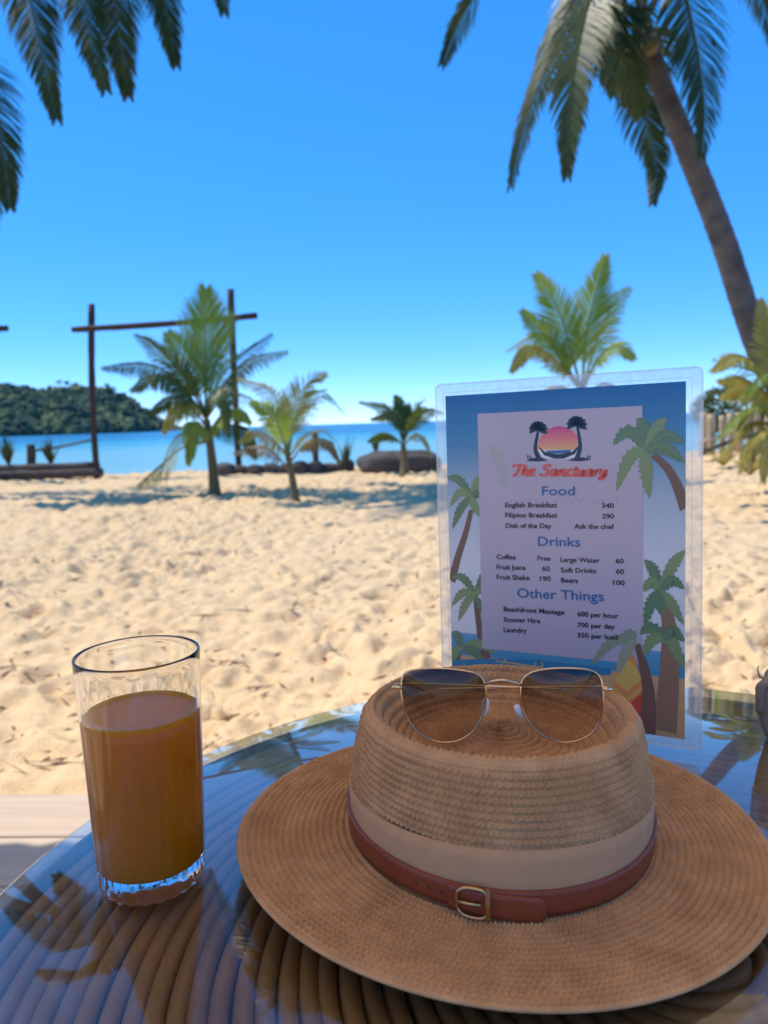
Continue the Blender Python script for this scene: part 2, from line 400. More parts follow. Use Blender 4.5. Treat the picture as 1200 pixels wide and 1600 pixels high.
for i in range(5):
    a = i * 1.25
    q = cr + Vector((math.cos(a) * .16, math.sin(a) * .16, -.28 - .07 * (i % 2)))
    mb = MB(); nn = 10; P3 = []
    for ii in range(7):
        ph = math.pi * ii / 6
        P3.append([(q.x + math.sin(ph) * .10 * math.cos(k * 2 * math.pi / nn), q.y + math.sin(ph) * .10 * math.sin(k * 2 * math.pi / nn), q.z + .125 * math.cos(ph)) for k in range(nn)])
    L_(link('coconut', grid_mesh('coconut', np.array(P3), closed_v=True), YTRUNK, t), off)

# palm whose crown hangs in at the top left
YL = 14.0
def left_palm(cx, cy, Y, fr, basex, label, nleaf=140):
    c = P(cx, cy, Y); t = empty('coconut_palm', (basex, Y + .6, 0)); off = t.location.copy()
    L_(trunk([(basex, Y + .6, -.1), (basex - .1, Y + .5, c.z * .35), (basex + (c.x - basex) * .22, Y + .2, c.z * .74), c], .21, .13, TRUNK, t), off)
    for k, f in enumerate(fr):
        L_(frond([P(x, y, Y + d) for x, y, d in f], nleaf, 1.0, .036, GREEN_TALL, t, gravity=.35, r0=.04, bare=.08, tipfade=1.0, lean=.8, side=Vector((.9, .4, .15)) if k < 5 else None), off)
    tag(t, label, 'palm tree', 'coconut palms')
left_palm(92, -165, YL, [
    [(92, -165, 0), (50, -230, -.6), (30, -110, -1.5), (60, 60, -1.9), (88, 185, -1.9)],
    [(92, -165, 0), (120, -210, -.9), (125, -80, -2.0), (140, 50, -2.3), (165, 140, -2.3)],
    [(92, -165, 0), (150, -200, -.3), (172, -70, -1.0), (186, 60, -1.2), (200, 150, -1.2)],
    [(92, -165, 0), (170, -230, .5), (225, -120, .9), (255, 0, 1.0), (275, 102, 1.0)],
    [(92, -165, 0), (200, -290, .3), (300, -220, .4), (335, -90, .4), (350, 20, .4)],
    [(92, -165, 0), (20, -260, .4), (-60, -190, .8), (-110, -60, 1.0), (-130, 60, 1.0)],
    [(92, -165, 0), (80, -330, .8), (40, -420, 1.8), (-20, -430, 2.6), (-80, -380, 3.2)],
    [(92, -165, 0), (130, -350, -.6), (210, -430, -1.4), (300, -420, -2.0), (370, -350, -2.5)],
    [(92, -165, 0), (60, -300, -1.2), (10, -350, -2.6), (-30, -300, -3.4), (-50, -190, -3.8)],
    [(92, -165, 0), (100, -280, 1.5), (120, -330, 2.6), (140, -290, 3.4), (150, -200, 3.9)],
], -9.9, 'tall coconut palm whose drooping fronds hang into the top left corner')
left_palm(-170, 120, 15.0, [
    [(-170, 120, 0), (-110, 60, -.3), (-40, 110, -.6), (0, 210, -.7), (16, 325, -.7)],
    [(-170, 120, 0), (-90, 100, .5), (-50, 180, .9), (-20, 280, 1.0), (-15, 360, 1.0)],
    [(-170, 120, 0), (-200, 40, .4), (-260, 80, .8), (-310, 190, .9), (-330, 300, .9)],
    [(-170, 120, 0), (-160, -20, .6), (-130, -110, 1.2), (-80, -120, 1.9), (-60, -60, 2.4)],
    [(-170, 120, 0), (-200, 0, -.6), (-260, -60, -1.4), (-330, -50, -2.0), (-380, 20, -2.4)],
    [(-170, 120, 0), (-180, 70, -1.2), (-190, 140, -2.0), (-195, 250, -2.2), (-190, 340, -2.2)],
], -11.5, 'coconut palm mostly out of view, one dark frond showing at the left edge', 110)

# young palms on the sand
def young(bx, by, Y, cx, cy, fr, label, rad, mat, L, w, n=34, top=None, zoff=0.0):
    b = P(bx, by, Y); b.z = zoff + float(sand_height(np.array(b.x), np.array(b.y))) - .03
    t = empty('young_palm', b); off = t.location.copy()
    c = P(cx, cy, Y)
    L_(trunk([b, b.lerp(c, .5) + Vector((.01, .02, 0)), c], rad, rad * .55, YTRUNK, t, ring=.05, name='stem'), off)
    for f in fr:
        mt = f[1] if isinstance(f[1], bpy.types.Material) else mat
        kw = f[2] if len(f) > 2 else {}
        kk = dict(gravity=.35, r0=rad * .26, bare=.2, tipfade=.8); kk.update(kw)
        if 'side' not in kk: kk.setdefault('roll', random.choice((-1, 1)) * random.uniform(.5, .85))
        Lk = kk.pop('L', L); nk = kk.pop('n', n)
        L_(frond([P(x, y, Y + d) for x, y, d in f[0]], nk, Lk, w, mt, t, **kk), off)
    tag(t, label, 'palm tree', 'young palms on the sand')
    return t
X1 = Vector((1, 0, 0))
young(336, 772, 12.75, 323, 655, [
    ([(324, 690, 0), (300, 672, -.3), (270, 690, -.5), (250, 740, -.6)], GREEN_YEL, dict(L=.40, gravity=1.0)),
    ([(324, 685, 0), (350, 665, -.3), (380, 672, -.5), (400, 715, -.6)], GREEN_DARK, dict(L=.40, gravity=1.0)),
    ([(324, 680, 0), (310, 660, -.7), (300, 672, -1.1), (294, 725, -1.3)], GREEN_YOUNG, dict(L=.38, gravity=.9)),
    ([(324, 680, 0), (345, 650, -.6), (368, 640, -1.0), (392, 660, -1.2)], GREEN_YOUNG, dict(L=.42, gravity=.8)),
    ([(324, 670, 0), (295, 630, .3), (265, 622, .5), (232, 645, .6)], GREEN_DARK, dict(L=.45, gravity=1.0)),
    ([(322, 650, 0), (322, 590, .05), (321, 520, .0), (322, 452, -.2)], GREEN_YOUNG, dict(side=X1, L=.92, gravity=.06, n=56, lean=1.25, bare=.22)),
    ([(322, 650, 0), (305, 600, .05), (285, 555, 0), (262, 520, -.1)], GREEN_YOUNG, dict(side=(.7, 0, .7), L=.62, gravity=.1, n=42, lean=.9)),
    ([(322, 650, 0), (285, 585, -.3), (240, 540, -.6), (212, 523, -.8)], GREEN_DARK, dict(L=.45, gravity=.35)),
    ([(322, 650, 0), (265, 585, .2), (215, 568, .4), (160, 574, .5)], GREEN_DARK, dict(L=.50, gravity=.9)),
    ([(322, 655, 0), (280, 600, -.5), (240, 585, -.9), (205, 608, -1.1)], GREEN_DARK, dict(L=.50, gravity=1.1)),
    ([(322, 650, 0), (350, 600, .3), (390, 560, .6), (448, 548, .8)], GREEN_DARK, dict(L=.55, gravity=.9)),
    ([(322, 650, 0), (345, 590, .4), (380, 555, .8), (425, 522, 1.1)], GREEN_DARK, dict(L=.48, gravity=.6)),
    ([(322, 655, 0), (300, 630, -.4), (275, 640, -.7), (255, 675, -.8)], GREEN_YEL, dict(L=.34, gravity=.8)),
    ([(322, 655, 0), (350, 620, -.4), (390, 622, -.7), (420, 660, -.8)], GREEN_YEL, dict(L=.38, gravity=.8)),
    ([(322, 690, 0), (285, 700, -.2), (250, 728, -.3), (215, 758, -.35)], GREEN_YEL, dict(L=.42, gravity=1.3, n=26, bare=.35)),
    ([(322, 650, 0), (318, 600, 1.0), (300, 590, 1.6), (290, 640, 1.9)], GREEN_DARK, dict(L=.4, gravity=.6)),
    ([(322, 650, 0), (340, 610, -.7), (350, 620, -1.1), (356, 680, -1.3)], GREEN_DARK, dict(L=.34, gravity=.7)),
    ([(322, 650, 0), (338, 560, .1), (352, 520, .2), (362, 490, .3)], GREEN_YOUNG, dict(side=(.8, 0, -.5), L=.42, gravity=.1, n=36, lean=.9)),
], 'largest young palm left of centre, upright pale green fan frond, yellow lower leaves', .10, GREEN_YOUNG, .5, .024, n=56)
young(462, 780, 11.2, 447, 700, [
    ([(450, 715, 0), (440, 650, .1), (420, 610, .2), (372, 592, .2)], GREEN_YEL, dict(L=.34, gravity=.5)),
    ([(450, 715, 0), (455, 650, 0), (480, 600, 0), (510, 585, -.1)], GREEN_YEL, dict(L=.42, gravity=.1, side=(.6, 0, .8))),
    ([(450, 715, 0), (465, 650, .2), (500, 612, .4), (538, 645, .5)], GREEN_YOUNG, dict(L=.36, gravity=.6)),
    ([(450, 715, 0), (435, 665, -.3), (415, 640, -.5), (392, 628, -.6)], GREEN_YOUNG, dict(L=.34, gravity=.2, side=(.7, 0, .6))),
    ([(450, 715, 0), (430, 690, -.3), (400, 672, -.5), (375, 690, -.6)], GREEN_YEL, dict(L=.30, gravity=.8)),
    ([(452, 735, 0), (425, 705, -.2), (395, 700, -.3), (366, 708, -.4)], DRY, dict(L=.30, gravity=.5)),
    ([(450, 715, 0), (480, 680, -.3), (505, 672, -.5), (525, 690, -.5)], GREEN_YEL, dict(L=.26, gravity=.8)),
    ([(455, 720, 0), (480, 690, .3), (510, 690, .6), (530, 720, .7)], DRY, dict(L=.26, gravity=.9)),
    ([(450, 715, 0), (452, 650, .6), (448, 620, 1.0), (440, 640, 1.3)], GREEN_YOUNG, dict(L=.34, gravity=.5)),
], 'small yellowing young palm standing right of the largest young palm', .07, GREEN_YOUNG, .34, .022, n=44)
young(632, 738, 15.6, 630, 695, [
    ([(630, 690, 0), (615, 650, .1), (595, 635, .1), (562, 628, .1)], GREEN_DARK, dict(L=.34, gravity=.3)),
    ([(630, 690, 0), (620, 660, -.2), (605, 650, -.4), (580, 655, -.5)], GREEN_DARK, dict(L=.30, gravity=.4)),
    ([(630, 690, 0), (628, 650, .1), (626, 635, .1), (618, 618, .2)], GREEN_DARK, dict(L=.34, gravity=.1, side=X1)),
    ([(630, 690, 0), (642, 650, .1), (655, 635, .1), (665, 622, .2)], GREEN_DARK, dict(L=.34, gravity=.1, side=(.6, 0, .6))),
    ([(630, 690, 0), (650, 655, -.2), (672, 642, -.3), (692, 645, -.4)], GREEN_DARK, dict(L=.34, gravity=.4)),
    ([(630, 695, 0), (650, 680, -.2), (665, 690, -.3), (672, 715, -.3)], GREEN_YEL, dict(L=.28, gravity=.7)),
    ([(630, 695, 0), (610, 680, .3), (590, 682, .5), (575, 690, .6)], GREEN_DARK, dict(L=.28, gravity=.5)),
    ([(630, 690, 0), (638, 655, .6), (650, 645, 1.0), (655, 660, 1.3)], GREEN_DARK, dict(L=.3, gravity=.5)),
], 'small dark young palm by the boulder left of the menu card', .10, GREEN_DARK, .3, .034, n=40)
young(905, 775, 12.2, 910, 600, [
    ([(908, 610, 0), (890, 540, 0), (870, 480, -.1), (838, 428, -.2)], GREEN_YOUNG, dict(L=.60, gravity=.12, side=(.75, 0, .45), n=60, lean=.9)),
    ([(908, 610, 0), (870, 550, .2), (835, 528, .4), (792, 548, .5)], GREEN_YOUNG, dict(L=.42, gravity=.35)),
    ([(908, 610, 0), (860, 555, -.4), (825, 545, -.7), (798, 580, -.9)], GREEN_YEL, dict(L=.42, gravity=.6)),
    ([(910, 610, 0), (915, 530, 0), (928, 470, -.1), (946, 400, -.2)], GREEN_YOUNG, dict(L=.62, gravity=.10, side=(.8, 0, -.25), n=64, lean=.95)),
    ([(910, 610, 0), (930, 540, .2), (955, 480, .4), (985, 450, .6)], GREEN_YOUNG, dict(L=.52, gravity=.25, side=(.6, 0, -.7), n=58)),
    ([(910, 610, 0), (935, 560, -.3), (965, 540, -.6), (992, 560, -.8)], GREEN_YOUNG, dict(L=.42, gravity=.5)),
    ([(910, 610, 0), (880, 570, 0), (860, 535, 0), (815, 485, -.1)], GREEN_YOUNG, dict(L=.45, gravity=.2, side=(.6, 0, .7))),
    ([(910, 620, 0), (950, 600, -.3), (985, 640, -.5), (1005, 720, -.6)], GREEN_YEL, dict(L=.4, gravity=.8)),
    ([(910, 620, 0), (870, 605, -.3), (835, 640, -.5), (815, 720, -.6)], GREEN_YEL, dict(L=.4, gravity=.8)),
    ([(910, 610, 0), (912, 540, .8), (905, 520, 1.4), (890, 560, 1.8)], GREEN_YOUNG, dict(L=.45, gravity=.5)),
], 'young palm rising behind the menu card', .11, GREEN_YOUNG, .5, .023, n=56)

# yellow-green palm clump at the right edge
young(1235, 748, 9.0, 1225, 640, [
    ([(1225, 670, 0), (1185, 640, -.5), (1150, 650, -.9), (1118, 690, -1.1)], GREEN_YOUNG, dict(L=.36, gravity=.7)),
    ([(1225, 650, 0), (1180, 575, -.3), (1150, 555, -.5), (1112, 580, -.7)], GREEN_YEL, dict(L=.36, gravity=.5)),
    ([(1225, 680, 0), (1195, 670, -.7), (1172, 690, -1.1), (1156, 738, -1.3)], GREEN_YEL, dict(L=.34, gravity=.8)),
    ([(1225, 645, 0), (1205, 600, -.5), (1185, 590, -.9), (1160, 625, -1.2)], GREEN_YOUNG, dict(L=.36, gravity=.6)),
    ([(1225, 690, 0), (1210, 685, -.9), (1198, 705, -1.3), (1192, 752, -1.5)], GREEN_YEL, dict(L=.34, gravity=.8)),
    ([(1225, 650, 0), (1205, 560, 0), (1195, 510, 0), (1188, 468, 0)], GREEN_YEL, dict(L=.34, gravity=.15, side=X1)),
    ([(1225, 650, 0), (1190, 590, 0), (1160, 575, 0), (1115, 562, 0)], GREEN_YOUNG, dict(L=.30, gravity=.3, n=16)),
    ([(1225, 650, 0), (1190, 610, -.2), (1160, 592, -.3), (1122, 596, -.4)], GREEN_YEL, dict(L=.34, gravity=.5)),
    ([(1225, 655, 0), (1190, 625, .2), (1160, 610, .4), (1128, 622, .6)], GREEN_YEL, dict(L=.32, gravity=.4)),
    ([(1225, 660, 0), (1195, 640, -.3), (1170, 640, -.6), (1150, 672, -.8)], GREEN_YEL, dict(L=.32, gravity=.8)),
    ([(1225, 680, 0), (1190, 660, -.3), (1160, 670, -.5), (1140, 705, -.6)], GREEN_YEL, dict(L=.32, gravity=.9)),
    ([(1225, 690, 0), (1200, 680, -.4), (1180, 695, -.7), (1170, 735, -.9)], DRY, dict(L=.26, gravity=1.0)),
    ([(1225, 650, 0), (1250, 560, .1), (1270, 520, .1), (1310, 500, .1)], GREEN_YEL, dict(L=.4, gravity=.3)),
    ([(1225, 650, 0), (1270, 620, .1), (1310, 620, .1), (1340, 660, .1)], GREEN_YEL, dict(L=.4, gravity=.6)),
    ([(1225, 650, 0), (1215, 590, .6), (1190, 560, 1.0), (1165, 575, 1.3)], GREEN_YOUNG, dict(L=.36, gravity=.4)),
], 'yellow-green palm clump with drooping strap leaves at the right edge', .10, GREEN_YEL, .38, .024, n=44)

def spiky(x, y, Y, h, n, label, z=None, mat=AGAVE, spread=.6):
    b = P(x, y, Y)
    if z is not None: b.z = z
    mb = MB()
    for i in range(n):
        a = random.uniform(0, 6.283); tl = random.uniform(.15, spread); hh = h * random.uniform(.7, 1.1)
        d = Vector((math.cos(a) * tl, math.sin(a) * tl, 1)).normalized(); s = d.cross(Vector((0, 0, 1))).normalized() * .022
        q1 = d * hh * .55; q2 = q1 + (d + Vector((math.cos(a), math.sin(a), -.5)) * .35 * tl).normalized() * hh * .45
        tb = random.random() * .4
        mb.add([-s, s, q1 - s * .9, q1 + s * .9, q2], [(0, 1, 3, 2), (2, 3, 4)], [0, 0, tb * .5, tb * .5, tb])
    o = mb.build('spiky_plant', mat, None, attr=True); o.location = b
    tag(o, label, 'plant', 'spiky shore plants')
spiky(14, 728, 17.6, .75, 34, 'spiky plant at the left edge behind the low log wall')
spiky(80, 728, 17.6, .72, 34, 'spiky plant between the short stump and the tall left post')
spiky(588, 712, 17.4, .55, 26, 'spiky plant growing behind the dark boulder')
spiky(540, 735, 16.8, .85, 22, 'thin reedy plant beside the low stone wall', spread=.35)
spiky(1172, 742, 10.0, .45, 40, 'clump of yellow strap grass at the right under the palm clump', mat=GREEN_YEL, spread=1.6)
spiky(1130, 728, 12.6, .42, 36, 'low strap grass at the foot of the bamboo stakes', mat=GREEN_YEL, spread=1.5)

# ------------------------------------------------------------------ timber frames, log wall, stones, stakes
def timber(pts, r, name, parent, off, mat=POSTM):
    C = bez(pts, 12); mb = MB(); mb.tube(C, [r * random.uniform(.9, 1.1) for _ in C], 10, noise=.08)
    return L_(mb.build(name, mat, parent, smooth=True), off)
YF = 17.2
t = empty('timber_frame', P(148, 744, YF)); off = t.location.copy()
timber([P(152, 752, YF), P(146, 660, YF), P(143, 560, YF), P(143, 475, YF)], .072, 'post', t, off)
timber([P(374, 745, YF + .3), P(369, 650, YF + .3), P(364, 540, YF + .3), P(360, 452, YF + .3)], .075, 'post', t, off)
timber([P(113, 515, YF - .14), P(200, 510, YF - .1), P(300, 503, YF + .1), P(402, 493, YF + .18)], .068, 'crossbeam', t, off)
tag(t, 'dark timber frame of two posts and a crossbeam at the shore', 'frame', 'timber frames by the shore')
t = empty('timber_frame', P(-210, 760, YF)); off = t.location.copy()
timber([P(-28, 752, YF), P(-32, 650, YF), P(-36, 480, YF)], .072, 'post', t, off)
timber([P(-250, 765, YF), P(-254, 650, YF), P(-258, 490, YF)], .072, 'post', t, off)
timber([P(-300, 522, YF - .14), P(-120, 518, YF - .12), P(12, 513, YF - .1)], .072, 'crossbeam', t, off)
tag(t, 'timber frame with only its crossbeam end showing at the left edge', 'frame', 'timber frames by the shore')

t = empty('log_wall', P(70, 745, 17.4)); off = t.location.copy()
for (y, r, dy, x1) in ((741, .10, -.12, 160), (731, .11, .0, 154)):
    pts = [P(-160 + (x1 + 160) * k / 6, y + (-.031 * (-160 + (x1 + 160) * k / 6 - 80)) + random.uniform(-1, 1), 17.3 + dy) for k in range(7)]
    mb = MB(); C = bez(pts, 22); mb.tube(C, [r * random.uniform(.92, 1.1) for _ in C], 9, noise=.1)
    L_(mb.build('log', LOGM, t, smooth=True), off)
tag(t, 'low wall of two dark logs at the left shore edge', 'wall')
o = MB(); C = bez([P(49, 738, 17.5), P(49, 715, 17.5), P(48, 694, 17.5)], 8); o.tube(C, [.10, .10, .098, .1, .1, .097, .096, .09], 10, noise=.08)
o = o.build('stump', LOGM, None, smooth=True); tag(o, 'short upright stump standing on the log wall', 'stump')
o = MB(); C = bez([P(56, 704, 17.5), P(100, 697, 17.45), P(141, 688, 17.25)], 12); o.tube(C, .028, 7, noise=.1)
o = o.build('rail_branch', LOGM, None, smooth=True); tag(o, 'thin branch rail from the short stump to the tall left post', 'branch')
o = MB(); C = bez([P(494, 742, 16.9), P(493, 710, 16.9), P(492, 676, 16.9)], 8); o.tube(C, .07, 9, noise=.1)
o = o.build('stump', LOGM, None, smooth=True); tag(o, 'thin upright stump behind the small yellowing palm', 'stump')

def rock(name, c, d, seed, label, cat, mat=ROCKM, parent=None, group=None, off=None):
    th = np.linspace(0, 2 * math.pi, 29)[:-1]; ph = np.linspace(0.02, math.pi - .02, 15)
    PH, TH = np.meshgrid(ph, th, indexing='ij')
    n = np.stack([np.sin(PH) * np.cos(TH), np.sin(PH) * np.sin(TH), np.cos(PH)], -1)
    q = np.sign(n) * np.abs(n) ** .75
    k = 1 + .34 * (fbm(n[..., 0] * 2 + seed + 5, n[..., 1] * 2 + n[..., 2] * 1.7 + seed * 3, 3, seed) - .5)
    p = q * k[..., None] * np.array(d) * .5
    o = link(name, grid_mesh(name, p, closed_v=True), mat, parent)
    o.location = Vector(c) - (off if off is not None else Vector())
    if label: tag(o, label, cat, group)
    return o
c = P(622, 722, 16.6); rock('boulder', (c.x, c.y, .17), (1.75, .9, .62), 2, 'long dark boulder at the shore left of the menu card', 'boulder')
t = empty('stone_wall', P(455, 742, 16.9)); off = t.location.copy()
for i in range(9):
    x = 352 + i * 23.5; c = P(x, 733, 17.0 + random.uniform(-.1, .1))
    rock('stone', (c.x, c.y, .10 + random.uniform(-.02, .04)), (random.uniform(.34, .44), .4, random.uniform(.30, .42)), 10 + i, None, None, LOGM if i % 3 else ROCKM, t, None, off)
tag(t, 'low dark stone wall along the shore behind the young palms', 'wall')

t = empty('bamboo_fence', P(1150, 702, 14)); off = t.location.copy()
for i in range(10):
    x = 1098 + i * 14.5 + random.uniform(-2, 2); y0 = 706 - i * 1.0; y1 = 648 - i * 1.6 + random.uniform(-5, 5)
    Yk = 14 + i * .12
    C = bez([P(x, y0 + 6, Yk), P(x + .5, (y0 + y1) / 2, Yk), P(x, y1, Yk)], 8); mb = MB(); r = random.uniform(.052, .07)
    mb.tube(C, [r, r, r * 1.08, r, r, r * 1.08, r, r], 10)
    L_(mb.build('stake', BAMBOO, t, smooth=True), off)
mb = MB(); mb.tube(bez([P(1092, 692, 13.9), P(1150, 672, 14.0), P(1230, 650, 14.6)], 10), .03, 7); L_(mb.build('rail', BAMBOO, t, smooth=True), off)
mb = MB(); mb.tube(bez([P(1098, 706, 13.85), P(1160, 684, 13.9), P(1230, 668, 14.2)], 10), .04, 7, noise=.1); L_(mb.build('rail', LOGM, t, smooth=True), off)
tag(t, 'row of short bamboo stakes with slanting rails at the right', 'fence')

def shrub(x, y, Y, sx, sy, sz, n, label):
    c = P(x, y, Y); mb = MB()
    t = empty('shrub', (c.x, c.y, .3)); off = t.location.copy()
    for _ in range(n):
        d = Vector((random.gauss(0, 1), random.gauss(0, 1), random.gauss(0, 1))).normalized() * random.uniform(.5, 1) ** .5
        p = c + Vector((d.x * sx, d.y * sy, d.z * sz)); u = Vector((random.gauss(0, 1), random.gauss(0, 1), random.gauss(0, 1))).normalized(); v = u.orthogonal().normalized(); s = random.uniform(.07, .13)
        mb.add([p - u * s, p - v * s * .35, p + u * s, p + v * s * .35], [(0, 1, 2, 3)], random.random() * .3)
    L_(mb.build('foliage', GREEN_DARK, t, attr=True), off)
    mb = MB()
    for k in range(5):
        a = k * 1.3; mb.tube([(c.x, c.y, .2), c + Vector((math.cos(a) * sx * .5, math.sin(a) * sy * .5, 0))], [.03, .012], 6)
    L_(mb.build('branches', LOGM, t), off)
    tag(t, label, 'shrub')
shrub(1150, 640, 17.0, 1.0, .6, .55, 1500, 'hazy green shrub behind the bamboo stakes')

# palms on the island ridge
def ridge_palm(x, ytop, ybase, label):
    b = P(x, ybase, ISL_Y); b.z = float(HILL_H(np.array(b.x), np.array(b.y))) + 1.0
    tp = P(x, ytop, ISL_Y); t = empty('ridge_palm', b)
    mb = MB(); hgt = max(4.0, tp.z - b.z); mb.tube([(0, 0, 0), (.3, 0, hgt * .5), (.2, 0, hgt)], [.35, .28, .22], 7); mb.build('trunk', TRUNK, t, smooth=True)
    mb = MB()
    for k in range(22):
        a = k * 2.4; ln = random.uniform(3.0, 4.2); u = Vector((math.cos(a), math.sin(a), random.uniform(-.5, .9)))
        C = [Vector((.2, 0, hgt)), Vector((.2, 0, hgt)) + u * ln * .5, Vector((.2, 0, hgt)) + u * ln * .85 + Vector((0, 0, -ln * .35))]
        s = Vector((-u.y, u.x, 0)).normalized() * .9
        mb.add([C[0] - s * .4, C[0] + s * .4, C[1] - s, C[1] + s, C[2] - s * .4, C[2] + s * .4], [(0, 1, 3, 2), (2, 3, 5, 4)], .1)
    mb.build('crown', GREEN_DARK, t, attr=True)
    tag(t, label, 'palm tree', 'palms on the island ridge')
for x, y0, y1, lb in ((78, 605, 614, 'lowest palm on the left of the row on the island ridge'), (93, 597, 610, 'second palm from the left on the island ridge'), (105, 597, 608, 'third palm from the left on the island ridge'), (119, 600, 607, 'palm on the island ridge just left of the tall post'), (167, 602, 609, 'first palm on the island ridge right of the tall post'), (177, 607, 614, 'rightmost palm on the island ridge, on the falling slope')):
    ridge_palm(x, y0, y1, lb)

# ------------------------------------------------------------------ deck, and an added unseen roof
DECK = empty('deck', (0, 0, 0)); DECK['kind'] = 'structure'
da = math.radians(-3.0); e0 = onz(0, 1240, .045)
ux, uy = Vector((math.cos(da), math.sin(da), 0)), Vector((math.sin(da), -math.cos(da), 0))   # uy runs toward the camera
yy = 0.0
for i in range(16):
    wd = .235 if i == 0 else random.uniform(.20, .225)
    c = e0 + uy * (yy + wd / 2) + ux * 1.2; c.z = .0225
    mb = MB(); mb.box((0, 0, 0), (6.4, wd - .007, .045)); o = mb.build('plank', PLANK, DECK)
    o.location = c; o.rotation_euler = (0, 0, da); yy += wd
    md = o.modifiers.new('bevel', 'BEVEL'); md.width = .004; md.segments = 2

FILL_MAT = pbr('added_fill_mat', (.80, .61, .40), .9, noise=(12, (.68, .49, .30), .3), bump=(60, .5, .01))
_n, _l = FILL_MAT.node_tree.nodes, FILL_MAT.node_tree.links
_tr = _n.new('ShaderNodeBsdfTranslucent'); _l.new(_n['Principled BSDF'].inputs['Base Color'].links[0].from_socket, _tr.inputs['Color'])
_ms = _n.new('ShaderNodeMixShader'); _ms.inputs[0].default_value = .72  # mat passes sunlight as warm overhead fill
_l.new(_n['Principled BSDF'].outputs[0], _ms.inputs[1]); _l.new(_tr.outputs[0], _ms.inputs[2]); _l.new(_ms.outputs[0], _n['Material Output'].inputs['Surface'])
roof = empty('added_mat_roof', (-.6, 2.0, 0))  # unseen roof, added to shade the table and warm its light
ro = roof.location.copy()
mb = MB(); X0, X1r, Y0, Y1r = -3.2, 1.7, -2.6, 2.42
nx = 90; rows = []
for j, yk in enumerate(np.linspace(0, 1, 12)):
    for i in range(nx + 1):
        x = X0 + (X1r - X0) * i / nx
        edge = .07 * math.sin(x * 5.2 + 1.0) + random.uniform(-.03, .03)
        y = Y0 + (Y1r + edge - Y0) * yk
        rows.append((x, y, 3.15 - .42 * yk + random.uniform(-.012, .012)))
q = [(j * (nx + 1) + i, j * (nx + 1) + i + 1, (j + 1) * (nx + 1) + i + 1, (j + 1) * (nx + 1) + i) for j in range(11) for i in range(nx)]
o = L_(link('added_fill_mat', mesh('added_fill_mat', rows, q), FILL_MAT, roof), ro)
for x in np.linspace(-3.0, 1.55, 6):
    mb = MB(); mb.tube([(x, Y0 + .1, 3.05), (x, Y1r - .15, 2.68)], .045, 8); L_(mb.build('rafter', BAMBOO, roof), ro)
mb = MB(); mb.tube([(X0 + .1, 1.75, 2.70), (X1r - .1, 1.75, 2.70)], .05, 8); L_(mb.build('beam', BAMBOO, roof), ro)
for px_, py_ in ((-3.0, 1.75), (1.55, 1.75), (-3.0, -2.4), (1.55, -2.4)):
    mb = MB(); mb.tube([(px_, py_, .0), (px_, py_, 2.66 if py_ > 0 else 2.95)], .06, 10); L_(mb.build('post', BAMBOO, roof), ro)
tag(roof, 'added unseen woven mat roof above the view, shading the table and passing warm fill', 'roof')

def schlick(n, l, f0, pw=5):
    lw = n.new('ShaderNodeLayerWeight'); lw.inputs['Blend'].default_value = .5
    p = n.new('ShaderNodeMath'); p.operation = 'POWER'; p.inputs[1].default_value = pw; l.new(lw.outputs['Facing'], p.inputs[0])
    a = n.new('ShaderNodeMath'); a.operation = 'MULTIPLY_ADD'; a.inputs[1].default_value = 1 - f0; a.inputs[2].default_value = f0; l.new(p.outputs[0], a.inputs[0])
    return a
# ------------------------------------------------------------------ table
TC = Vector((.159, .396, ZT)); TR = .411
CANE = pbr('rattan_cane', (.48, .24, .10), .45, noise=(14, (.26, .12, .05), .25), bump=(60, .25, .002))
RIM = pbr('rattan_rim', (.15, .085, .05), .5, noise=(18, (.10, .055, .03), .25), bump=(80, .3, .002))
m, n, l, b = nt('table_glass')
fr = schlick(n, l, .05, 3)
tr = n.new('ShaderNodeBsdfTransparent'); tr.inputs['Color'].default_value = (.90, .95, .94, 1)
gl = n.new('ShaderNodeBsdfGlossy'); gl.inputs['Roughness'].default_value = .015
ms = n.new('ShaderNodeMixShader'); l.new(fr.outputs[0], ms.inputs[0]); l.new(tr.outputs[0], ms.inputs[1]); l.new(gl.outputs[0], ms.inputs[2])
l.new(ms.outputs[0], n['Material Output'].inputs['Surface'])
TGLASS = m
tb = empty('round_table', (TC.x, TC.y, .045)); to = tb.location.copy()
prof = [(0, 0), (TR - .004, 0), (TR - .0012, -.0012), (TR, -.003), (TR - .0012, -.0052), (TR - .004, -.006), (0, -.006)]
nth = 160
PP = np.array([[(TC.x + r * math.cos(2 * math.pi * k / nth), TC.y + r * math.sin(2 * math.pi * k / nth), ZT + z) for k in range(nth)] for r, z in prof])
L_(link('glass_top', grid_mesh('glass_top', PP, closed_v=True), TGLASS, tb), to)
CW = .0112
def ring(r, rad, z, mat, name, n=140, k=8, sq=1.0):
    PP = np.zeros((n, k, 3))
    for i in range(n):
        a = 2 * math.pi * i / n; rr = r + .0007 * math.sin(a * 3 + r * 90) + .0005 * math.sin(a * 7 + r * 210)
        for j in range(k):
            bta = 2 * math.pi * j / k
            PP[i, j] = (TC.x + (rr + rad * math.cos(bta)) * math.cos(a), TC.y + (rr + rad * math.cos(bta)) * math.sin(a), z + rad * sq * math.sin(bta))
    return L_(link(name, grid_mesh(name, PP, closed_u=True, closed_v=True), mat, tb), to)
for i in range(34):
    ring(.018 + i * CW, CW * .495, ZT - .0135 + random.uniform(-.0012, .0005), CANE, 'cane')
ring(TR - .010, .0095, ZT - .0165, RIM, 'rim_band', sq=1.0)
o = MB(); nn = 48
